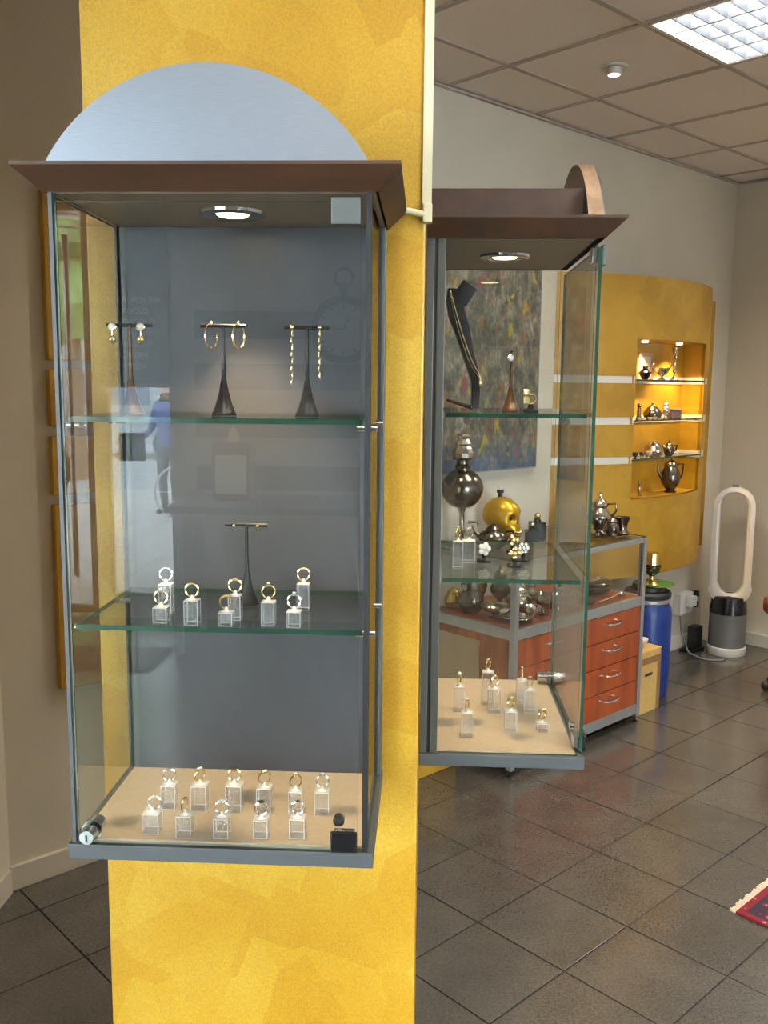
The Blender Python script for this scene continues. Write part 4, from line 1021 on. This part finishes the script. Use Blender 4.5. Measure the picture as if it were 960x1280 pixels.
obj('ladle_handle', TB([(-0.12, 0, 0.006), (0, 0.006, 0.01), (0.08, 0.01, 0.02)], 0.004, 8), 'brightsil', t, smooth=True); obj('ladle_bowl', LA([(0.0, 0.0), (0.018, 0.004), (0.026, 0.018), (0.024, 0.018), (0.015, 0.006), (0, 0.004)], 16, (0.10, 0.012, 0)), 'brightsil', t, smooth=True)

# ------------------------------------------------------------------ in the niche
s1, s2, s3, s4 = ST[2][1] - 0.018, ST[1][1] - 0.018, ST[0][1] - 0.018, NZ0
GN = 'silver in the lit niche'
t = thing('picture_frame', 'small wooden frame with bright picture on the top niche shelf', 'picture frame', AB(4.67, 2.84, s1), RZ)
for x0, x1, z0, z1 in ((-0.075, -0.055, 0, 0.15), (0.055, 0.075, 0, 0.15), (-0.055, 0.055, 0, 0.02), (-0.055, 0.055, 0.13, 0.15)): obj('frame_bar', B(x0, x1, -0.012, 0.006, z0, z1, 0.002), 'archwood', t)
obj('picture', B(-0.055, 0.055, -0.006, 0.004, 0.02, 0.13), 'ceramic', t)
vessel('squat black vase on the top niche shelf', 'vase', AB(4.545, 2.76, s1), sc([(.25, 0), (.25, .06), (.5, .45), (.5, .55), (.2, .8), (.2, .9), (.26, 1), (.2, 1), (0, .7)], 0.072), 'blackgl', 'vase', group=GN)
vessel('silver footed sauce bowl with handles on the top niche shelf', 'bowl', AB(4.74, 2.77, s1), sc(BOWL, 0.085), 'silver', 'sauce_bowl', group=GN,
       extra=[('handle', TB([(0.038, 0, 0.06), (0.055, 0, 0.085), (0.045, 0, 0.09)], 0.004, 8), 'silver'), ('handle', TB([(-0.038, 0, 0.06), (-0.055, 0, 0.085), (-0.045, 0, 0.09)], 0.004, 8), 'silver')])
vessel('tall silver candlestick on the top niche shelf', 'candlestick', AB(4.875, 2.77, s1), sc(CAND, 0.055, 0.185), 'silver', 'candlestick', group=GN)
vessel('dark pepper mill on the second niche shelf', 'pepper mill', AB(4.535, 2.78, s2), sc([(.5, 0), (.5, .08), (.3, .3), (.36, .55), (.26, .7), (.4, .85), (.2, .98), (0, 1)], 0.034, 0.092), 'darksil', 'pepper_mill', group=GN)
vessel('round lidded silver pot on the second niche shelf', 'pot', AB(4.66, 2.77, s2), sc([(.3, 0), (.45, .08), (.52, .25), (.5, .4), (.36, .6), (.16, .78), (.06, .86), (.08, .92), (0, 1)], 0.10, 0.098), 'darksil', 'lidded_pot', group=GN)
vessel('bright silver caster on the second niche shelf', 'caster', AB(4.80, 2.77, s2), sc(URN, 0.05, 0.11), 'brightsil', 'caster', group=GN)
t = thing('jewel_box', 'small mauve box on the second niche shelf', 'box', AB(4.905, 2.78, s2), RZ - 0.4, GN); obj('box_body', B(-.036, .036, -.03, .03, 0, .04, .003), 'mauve', t); obj('box_lid', B(-.037, .037, -.031, .031, .041, .056, .003), 'mauve', t)
for k, a in enumerate((4.47, 4.51, 4.58, 4.63, 4.69)):
    vessel('tiny ivory dish on the second niche shelf, %s from the left' % ordn[k], 'dish', AB(a, 2.735, s2), sc([(.3, 0), (.5, .5), (.5, 1), (.44, 1), (.3, .3), (0, .3)], 0.026, 0.014), 'ceramic', 'tiny_dish', group='tiny dishes in the niche', seg=14)
pot('covered silver serving dish on the third niche shelf', 'dish', AB(4.69, 2.77, s3), sc([(.35, 0), (.5, .1), (.56, .3), (.5, .36), (.46, .55), (.3, .75), (.1, .85)], 0.10, 0.105), 'silver', 'covered_dish', group=GN)
pot('small dark silver jug on the third niche shelf', 'jug', AB(4.86, 2.77, s3), sc(JAR, 0.062, 0.085), 'darksil', 'small_jug', [(-0.022, 0, 0.04), (-0.036, 0, 0.06)], [(0.024, 0, 0.06), (0.045, 0, 0.06), (0.04, 0, 0.03), (0.024, 0, 0.025)], group=GN)
for k, (a, mt) in enumerate(((4.46, 'darksil'), (4.53, 'silver'), (4.60, 'ceramic'))):
    vessel('little egg cup on the third niche shelf, %s from the left' % ordn[k], 'cup', AB(a, 2.745, s3), sc(CUP, 0.036, 0.036), mt, 'egg_cup', group='egg cups in the niche', seg=14)
pot('tall engraved silver coffee pot on the niche floor', 'coffee pot', AB(4.885, 2.765, s4), sc([(.3, 0), (.34, .03), (.2, .07), (.3, .13), (.46, .26), (.52, .42), (.46, .6), (.32, .76), (.36, .82), (.3, .88), (.12, .95)], 0.11, 0.20), 'darksil', 'coffee_pot',
    [(-0.045, 0, 0.08), (-0.07, 0, 0.12), (-0.075, 0, 0.165)], [(0.035, 0, 0.165), (0.07, 0, 0.17), (0.068, 0, 0.11), (0.045, 0, 0.06)], group=GN)
vessel('thin silver candlestick on the niche floor at the left', 'candlestick', AB(4.58, 2.78, s4), sc(CAND, 0.035, 0.085), 'silver', 'bud_candlestick', group=GN, seg=14)

# ------------------------------------------------------------------ barrel, box, yellow pedestal
P = Vector((1.235, 5.03, 0))
t = thing('plastic_barrel', 'blue plastic barrel with black lid behind the counter', 'barrel', P)
obj('barrel_body', LA([(0.118, 0), (0.128, 0.015), (0.135, 0.12), (0.135, 0.46), (0.128, 0.50), (0.116, 0.515), (0.116, 0.56), (0.121, 0.563)], 32), 'blue', t, smooth=True)
obj('clamp_band', LA([(0.119, 0.525), (0.124, 0.53), (0.124, 0.545), (0.119, 0.55)], 32, cap=False), 'alu', t, smooth=True)
obj('lid', LA([(0.126, 0.555), (0.128, 0.575), (0.118, 0.588), (0.09, 0.59), (0.085, 0.612), (0, 0.612)], 32), 'black', t, smooth=True)
t = thing('plant_saucer', 'green plastic saucer tilted on the barrel lid', 'saucer', P + Vector((0.03, 0.0, 0.613)))
obj('saucer_plate', LA([(0.08, 0), (0.112, 0.010), (0.109, 0.012), (0.078, 0.004), (0, 0.004)], 28), 'greenp', t, smooth=True)
t = thing('brass_goblet', 'brass goblet with flared cup standing on the barrel', 'goblet', P + Vector((0.012, -0.02, 0.6175)))
obj('goblet_foot', LA([(0.045, 0), (0.045, 0.006), (0.014, 0.03), (0.012, 0.05)], 20), 'brass', t, smooth=True)
obj('goblet_bowl', LA([(0.012, 0.05), (0.04, 0.075), (0.046, 0.10), (0.05, 0.102), (0.05, 0.112), (0.04, 0.113), (0.043, 0.118)], 20), 'darksil', t, smooth=True)
obj('candle_stub', LA([(0.043, 0.118), (0.036, 0.18), (0, 0.18)], 14), 'brass', t)
t = thing('cardboard_box', 'tall tan cardboard box with brown tape beside the counter end', 'box', AB(4.185, 2.55, 0), RZ)
obj('carton', B(-0.115, 0.115, -0.115, 0.115, 0, 0.33, 0.003), 'cardboard', t)
obj('tape_strip', B(-0.1165, 0.1165, -0.1165, 0.1165, 0.265, 0.30), 'tape', t); obj('lid_flap', B(-0.118, 0.118, -0.118, 0.118, 0.331, 0.336), 'cardboard', t)
obj('hand_hole', B(-0.035, 0.035, -0.1168, -0.1145, 0.20, 0.215), 'black', t); obj('edge_strip', B(0.085, 0.1165, -0.1166, -0.1150, 0.003, 0.262), 'tape', t)
vessel('small glass bowl standing on the cardboard box', 'bowl', AB(4.20, 2.50, 0.3365), sc(BOWL, 0.08, 0.06), 'pearl', 'glass_bowl')
t = thing('yellow_pedestal', 'low yellow pedestal on the floor left of the counter', 'pedestal', AB(2.66, 2.78, 0), RZ)
obj('pedestal_body', B(-0.28, 0.28, -0.13, 0.13, 0, 0.30, 0.004), 'panel', t); obj('pedestal_top', B(-0.285, 0.285, -0.135, 0.135, 0.3005, 0.312, 0.003), 'white', t)

# ------------------------------------------------------------------ fan, socket, chair, rug
FP = Vector((1.955, 5.86, 0))
t = thing('tower_fan', 'white bladeless tower fan with grey base in the room corner', 'fan', FP, -0.32)
obj('foot_ring', LA([(0.118, 0), (0.12, 0.004), (0.12, 0.048), (0.116, 0.052)], 36), 'plastic', t, smooth=True)
obj('mesh_drum', LA([(0.113, 0.0525), (0.113, 0.268)], 36), 'fangrey', t, smooth=True)
obj('collar', LA([(0.115, 0.2685), (0.115, 0.29), (0.102, 0.375), (0.09, 0.38)], 36), 'blackgl', t, smooth=True)
lp = []; w, zb, zt = 0.098, 0.455, 0.955
for k in range(17): lp.append((w * math.cos(PI * k / 16), 0, zt + w * math.sin(PI * k / 16)))
for k in range(17): lp.append((-w * math.cos(PI * k / 16), 0, zb - w * math.sin(PI * k / 16)))
bm = bm_(); n = len(lp); rr = []
for i in range(n):
    p = Vector(lp[i]); cz = min(max(p.z, zb), zt); nv = (p - Vector((0, 0, cz))).normalized()
    ww = 0.026 + (0.012 if p.z < zb else 0.0)
    sec = [(ww, -0.052), (ww, 0.03), (ww * 0.6, 0.056), (-ww * 0.3, 0.056), (-ww * 0.8, 0.02), (-ww * 0.55, -0.052), (0.0, -0.060)]
    rr.append([bm.verts.new(p + nv * a + Vector((0, b, 0))) for a, b in sec])
for i in range(n):
    for k in range(7): bm.faces.new((rr[i][k], rr[i][(k + 1) % 7], rr[(i + 1) % n][(k + 1) % 7], rr[(i + 1) % n][k]))
obj('air_loop', bm, 'plastic', t, smooth=True)
obj('remote', B(-0.02, 0.02, -0.035, 0.035, 1.0785, 1.088, 0.003), 'fangrey', t)
t = thing('wall_socket', 'white wall socket with plugs beside the fan', 'socket', AB(5.42, 2.95, 0.30), RZ)
obj('socket_box', B(-0.09, 0.075, -0.05, -0.001, -0.06, 0.08, 0.006), 'plastic', t)
obj('plug', B(0.0765, 0.115, -0.07, -0.02, 0.04, 0.08, 0.006), 'black', t); obj('plug', B(0.0765, 0.115, -0.07, -0.02, -0.03, 0.01, 0.006), 'black', t)
obj('plug', B(-0.03, 0.05, -0.09, -0.0505, -0.01, 0.06, 0.008), 'plastic', t)
def wl(a, c, z): return tuple(AB(a, c, z))
tag(base_origin(obj('power_cable', TB([wl(5.54, 2.895, 0.36), wl(5.60, 2.915, 0.35), wl(5.64, 2.925, 0.22), wl(5.66, 2.922, 0.03), wl(5.72, 2.88, 0.006), wl(5.73, 2.78, 0.006)], 0.006, 8), 'plastic', smooth=True)), 'white power cable running from the socket to the fan', 'cable')
tag(base_origin(obj('grey_cable', TB([wl(5.30, 2.88, 0.25), wl(5.29, 2.86, 0.14), wl(5.28, 2.80, 0.03), wl(5.29, 2.72, 0.006), wl(5.31, 2.66, 0.006), wl(5.36, 2.61, 0.006), wl(5.41, 2.62, 0.006)], 0.006, 8), 'fangrey', smooth=True)), 'grey cable lying in a loop on the floor before the fan', 'cable')
t = thing('router', 'small black router box on the floor left of the fan', 'router', AB(5.45, 2.86, 0), RZ); obj('router_body', B(-0.03, 0.06, -0.03, 0.03, 0, 0.16, 0.006), 'black', t); obj('router_foot', B(-0.10, 0.07, -0.045, 0.045, 0.0, 0.018, 0.003), 'black', t)

t = thing('swivel_chair', 'brown leather swivel chair cut off at the right edge', 'chair', (2.225, 5.10, 0))
for k in range(5):
    an = PI + 2 * PI * k / 5
    l = obj('base_leg', TB([(0.03 * math.cos(an), 0.03 * math.sin(an), 0.10), (0.28 * math.cos(an), 0.28 * math.sin(an), 0.065)], [0.02, 0.013], 8), 'blackgl', t, smooth=True)
    obj('castor', SP(0.03, (0.285 * math.cos(an), 0.285 * math.sin(an), 0.03), (1, 0.8, 1), 12, 8), 'black', l, smooth=True)
obj('gas_column', LA([(0.035, 0.08), (0.035, 0.24), (0.02, 0.25), (0.02, 0.40)], 16), 'blackgl', t, smooth=True)
obj('seat', B(-0.25, 0.25, -0.25, 0.25, 0.40, 0.50, 0.03), 'brownl', t, smooth=True)
obj('backrest', SP(0.27, (0.05, 0.20, 0.66), (0.98, 0.28, 0.85), 24, 16), 'brownl', t, smooth=True)
obj('armrest', SP(0.12, (-0.235, -0.02, 0.64), (0.42, 1.3, 1.0), 18, 12), 'brownl', t, smooth=True); obj('armrest', SP(0.12, (0.26, -0.02, 0.64), (0.42, 1.3, 1.0), 18, 12), 'brownl', t, smooth=True)

t = thing('persian_rug', 'red patterned oriental rug at the lower right corner', 'rug', AB(3.49, 0.738, 0.001), RZ)
obj('rug_pile', B(-0.75, 0.75, -0.5, 0.5, 0.0, 0.008), 'rug', t)
fr = bm_()
for k in range(150):
    x = -0.745 + 1.49 * k / 149; box(fr, x - 0.0035, x + 0.0035, 0.501, 0.52 + random.uniform(0, 0.008), 0.0, 0.004)
fo = obj('fringe', fr, 'fringe', t); fo['kind'] = 'stuff'

# ------------------------------------------------------------------ behind the photographer: seen as reflections in the panes
t = thing('striped_wall_board', 'taupe bands on the white street wall', 'wall panel', (0.1, FY, 0))
for z0, z1 in ((2.0, 2.19), (1.65, 1.83), (1.32, 1.48), (0.95, 1.12)): obj('board_band', B(-1.72, 1.2, 0.0005, 0.012, z0, z1), 'band', t)
t = thing('notice_board', 'dark grey window board with gold-buying notice', 'notice board', (-2.04, FY, 1.69))
obj('board', B(-0.24, 0.24, 0.001, 0.02, 0.0, 1.18), 'slate', t)
for k, tx in enumerate(('WIR KAUFEN IHR', 'ALTGOLD', 'BRUCHGOLD', 'A', 'ZAHNGOLD', 'MÜNZEN', 'UHREN')):
    cu = bpy.data.curves.new('lettering', 'FONT'); cu.body = tx; cu.size = 0.056; cu.align_x = 'CENTER'; cu.extrude = 0.0008
    tmp = bpy.data.objects.new('tmp', cu); COL.objects.link(tmp)
    me = bpy.data.meshes.new_from_object(tmp.evaluated_get(bpy.context.evaluated_depsgraph_get())); bpy.data.objects.remove(tmp)
    me.materials.clear(); me.materials.append(M['white'])
    o = bpy.data.objects.new('lettering', me); COL.objects.link(o); o.parent = t; o.rotation_euler = (PI / 2, 0, 0); o.location = (-0.02, 0.022, 0.55 - k * 0.075)
t = thing('pocket_watch_clock', 'large pocket-watch shaped wall clock on the street wall', 'clock', (-0.58, FY + 0.013, 1.83))
obj('case', TB(ring_pts(0.205, 40, 'XZ', (0, 0.02, 0.235)), 0.028, 10, closed=True), 'gunmetal', t, smooth=True)
obj('dial', TB([(0, 0.0, 0.235), (0, 0.018, 0.235)], 0.2, 40), 'alu', t)
obj('stem', LA([(0.03, 0.45), (0.022, 0.48), (0.035, 0.50), (0.035, 0.54), (0.02, 0.55)], 16, (0, 0.02, 0)), 'gunmetal', t, smooth=True)
obj('bow', TB(ring_pts(0.06, 24, 'XZ', (0, 0.02, 0.585)), 0.012, 8, closed=True), 'gunmetal', t, smooth=True)
for k in range(12):
    an = 2 * PI * k / 12; hgt = obj('hour_mark', B(-0.006, 0.006, 0.0185, 0.022, 0.14, 0.175), 'gunmetal', t, loc=(0, 0, 0.235), rot=(0, an, 0))
obj('hand', B(-0.005, 0.005, 0.022, 0.025, 0, 0.13), 'gunmetal', t, loc=(0, 0, 0.235), rot=(0, -1.4, 0)); obj('hand', B(-0.006, 0.006, 0.025, 0.028, 0, 0.09), 'gunmetal', t, loc=(0, 0, 0.235), rot=(0, 0.4, 0))
t = thing('desk', 'grey desk standing at the street wall', 'desk', (-0.75, -3.55, 0))
obj('desk_top', B(-0.85, 0.85, -0.35, 0.35, 0.90, 0.94, 0.003), 'desk', t)
for x in (-0.78, 0.78):
    for y in (-0.3, 0.3): obj('leg', B(x - 0.02, x + 0.02, y - 0.02, y + 0.02, 0, 0.8995), 'alu', t)
t = thing('desk_cabinet', 'small cabinet box on the grey desk', 'box', (-1.25, -3.6, 0.941)); obj('cabinet_body', B(-.12, .12, -.1, .1, 0, .38, .004), 'walnut', t); obj('drawer_front', B(-.10, .10, .101, .108, .05, .30, .003), 'ceramic', t)
t = thing('desk_vase', 'slender vase with dry twigs on the desk box', 'vase', (-1.25, -3.6, 1.322)); obj('vase_body', LA(sc(JAR, .07, .10), 16), 'ceramic', t, smooth=True)
for an in (0.6, -0.7, 0.1, -0.3): obj('twig', TB([(0, 0, .08), (math.sin(an) * .16, 0, .10 + .16 * math.cos(an))], .002, 5), 'bark', t)
t = thing('doormat', 'brown coir doormat inside the street door', 'doormat', (-2.15, -3.1, 0.001)); obj('mat_pile', B(-0.52, 0.52, -0.23, 0.23, 0, 0.012, 0.003), 'mat_', t); obj('mat_edge', B(-0.545, 0.545, -0.255, 0.255, 0, 0.006), 'black', t)

t = thing('window_sign', 'small dark sign hanging inside the sidelight', 'sign', (-2.09, FY - 0.03, 1.14)); obj('sign_plate', B(-.095, .095, 0, .012, 0, .2), 'slate', t); obj('sign_cord', TB([(0, .006, .2), (0, .006, .54)], .002, 5), 'black', t)
# street
st = struct('ground_street', B(-22, 12, -34, FY - 0.14, -0.10, -0.01), 'road')
pb = bm_()
for i in range(24):
    for j in range(13):
        x, y = -8 + i * 0.6, FY - 0.2 - j * 0.6 - 0.6; box(pb, x + 0.006, x + 0.594, y + 0.006, y + 0.594, -0.03, 0.0)
eg = struct('ground_side', B(-22, -3.72, FY - 0.14, 8, -0.10, -0.01), 'pave')
po = obj('paving_slab_field', pb, 'pave', st); po['kind'] = 'stuff'
for y in (-14.8, -24.0): obj('road_line', B(-20, 12, y, y + 0.14, -0.009, -0.006), 'white', st)
bd = thing('street_building', 'pale building across the street', 'building', (-4, -30, 0)); obj('facade', B(-16, 16, -4, 0, 0, 6.6), 'facade', bd)
for i in range(9):
    for k in range(2): obj('window_pane', B(-14 + i * 3.4, -12.5 + i * 3.4, 0.001, 0.06, 1.2 + 3.4 * k, 3.0 + 3.4 * k), 'win', bd)
tr_ = thing('street_tree', 'leafy street tree across the road', 'tree', (-6.2, -13.7, 0)); obj('trunk', LA([(.22, 0), (.16, 1), (.13, 3.2)], 12), 'bark', tr_, smooth=True)
cb = bm_()
for k in range(26):
    an, rr_, zz = random.uniform(0, 6.28), random.uniform(0, 1.6), random.uniform(2.4, 6.4); r_ = bmesh.ops.create_icosphere(cb, subdivisions=2, radius=random.uniform(.35, .75))
    bmesh.ops.translate(cb, vec=(rr_ * math.cos(an), rr_ * math.sin(an), zz), verts=r_['verts'])
for v in cb.verts: v.co += Vector((random.uniform(-.12, .12), random.uniform(-.12, .12), random.uniform(-.12, .12)))
co_ = obj('crown', cb, 'leaf', tr_); co_['kind'] = 'stuff'
vn = thing('delivery_van', 'white delivery van parked across the street', 'van', (-7.4, -19, 0))
obj('van_body', PR([(-2.6, .35), (2.3, .35), (2.4, .9), (2.0, 1.15), (1.5, 2.1), (-2.6, 2.2)], -0.9, 0.9), 'van', vn)
obj('windscreen', B(-0.6, 1.2, 0.901, 0.91, 1.2, 1.9), 'win', vn)
for x in (-1.7, 1.6):
    w_ = obj('wheel', TB([(x, 0.72, .34), (x, 0.94, .34)], .34, 24), 'black', vn); obj('hub_cap', TB([(x, 0.941, .34), (x, 0.95, .34)], .2, 18), 'alu', w_)
bk = thing('bicycle', 'parked bicycle on the pavement outside', 'bicycle', (-2.52, -8.9, 0), 0.0)
for x in (-0.52, 0.52):
    w_ = obj('wheel', TB(ring_pts(.33, 36, 'XZ', (x, 0, .35)), .018, 8, closed=True), 'alu', bk, smooth=True)
    for k in range(8): obj('spoke', TB([(x, 0, .35), (x + .32 * math.cos(k * PI / 4), 0, .35 + .32 * math.sin(k * PI / 4))], .003, 5), 'chrome', w_)
for pts in ([(-.52, 0, .35), (-.15, 0, .85)], [(-.15, 0, .85), (.4, 0, .85)], [(.52, 0, .35), (.38, 0, 1.0)], [(-.15, 0, .85), (0, 0, .33), (.4, 0, .82)], [(-.52, 0, .35), (0, 0, .33)]): obj('frame_tube', TB(pts, .016, 8), 'black', bk, smooth=True)
obj('saddle', SP(.1, (-.18, 0, .95), (1.2, .6, .4), 12, 8), 'black', bk, smooth=True); obj('handlebar', TB([(.36, -.25, 1.02), (.38, 0, 1.04), (.36, .25, 1.02)], .014, 8), 'chrome', bk, smooth=True)

# passer-by holding the bicycle (only seen mirrored in the showcase pane)
def person(loc, rz):
    t = thing('person', 'person in blue jacket and dark trousers beside the bicycle outside', 'person', loc, rz)
    J = {'pel': (0, 0, .95, .15), 'chest': (0, 0, 1.28, .165), 'neck': (0, 0, 1.47, .06), 'head': (0, .02, 1.58, .09), 'top': (0, .02, 1.68, .085),
         'hl': (-.1, 0, .86, .095), 'kl': (-.11, .03, .48, .065), 'al': (-.11, -.02, .09, .045), 'tl': (-.12, .14, .04, .04),
         'hr': (.1, 0, .86, .095), 'kr': (.11, .05, .48, .065), 'ar': (.11, .0, .09, .045), 'tr': (.12, .16, .04, .04),
         'sl': (-.19, 0, 1.4, .07), 'el': (-.24, .05, 1.12, .05), 'wl': (-.2, .26, 1.02, .035), 'fl': (-.19, .33, 1.0, .03),
         'sr': (.19, 0, 1.4, .07), 'er': (.26, .02, 1.12, .05), 'wr': (.26, .12, .9, .035), 'fr': (.26, .14, .82, .03)}
    E_ = ['pel chest', 'chest neck', 'neck head', 'head top', 'pel hl', 'hl kl', 'kl al', 'al tl', 'pel hr', 'hr kr', 'kr ar', 'ar tr', 'chest sl', 'sl el', 'el wl', 'wl fl', 'chest sr', 'sr er', 'er wr', 'wr fr']
    ks = list(J); me = bpy.data.meshes.new('body'); me.from_pydata([J[k][:3] for k in ks], [[ks.index(x) for x in e.split()] for e in E_], [])
    o = bpy.data.objects.new('body', me); COL.objects.link(o)
    sk = o.modifiers.new('skin', 'SKIN')
    for k, v in zip(ks, me.skin_vertices[0].data): v.radius = (J[k][3], J[k][3]); v.use_root = (k == 'pel')
    o.modifiers.new('sub', 'SUBSURF').levels = 2
    m2 = bpy.data.meshes.new_from_object(o.evaluated_get(bpy.context.evaluated_depsgraph_get())); bpy.data.objects.remove(o)
    m2.materials.clear()
    for mm in ('navy', 'dark', 'skin', 'bark'): m2.materials.append(M[mm])
    for f in m2.polygons:
        c = f.center; f.material_index = 1 if c.z < .9 else (3 if c.z > 1.64 or (c.z > 1.55 and c.y < 0) else (2 if c.z > 1.46 or (c.y > .27) else 0)); f.use_smooth = True
    b = bpy.data.objects.new('body', m2); COL.objects.link(b); b.parent = t
person((-3.28, -9.3, 0), 0.4)
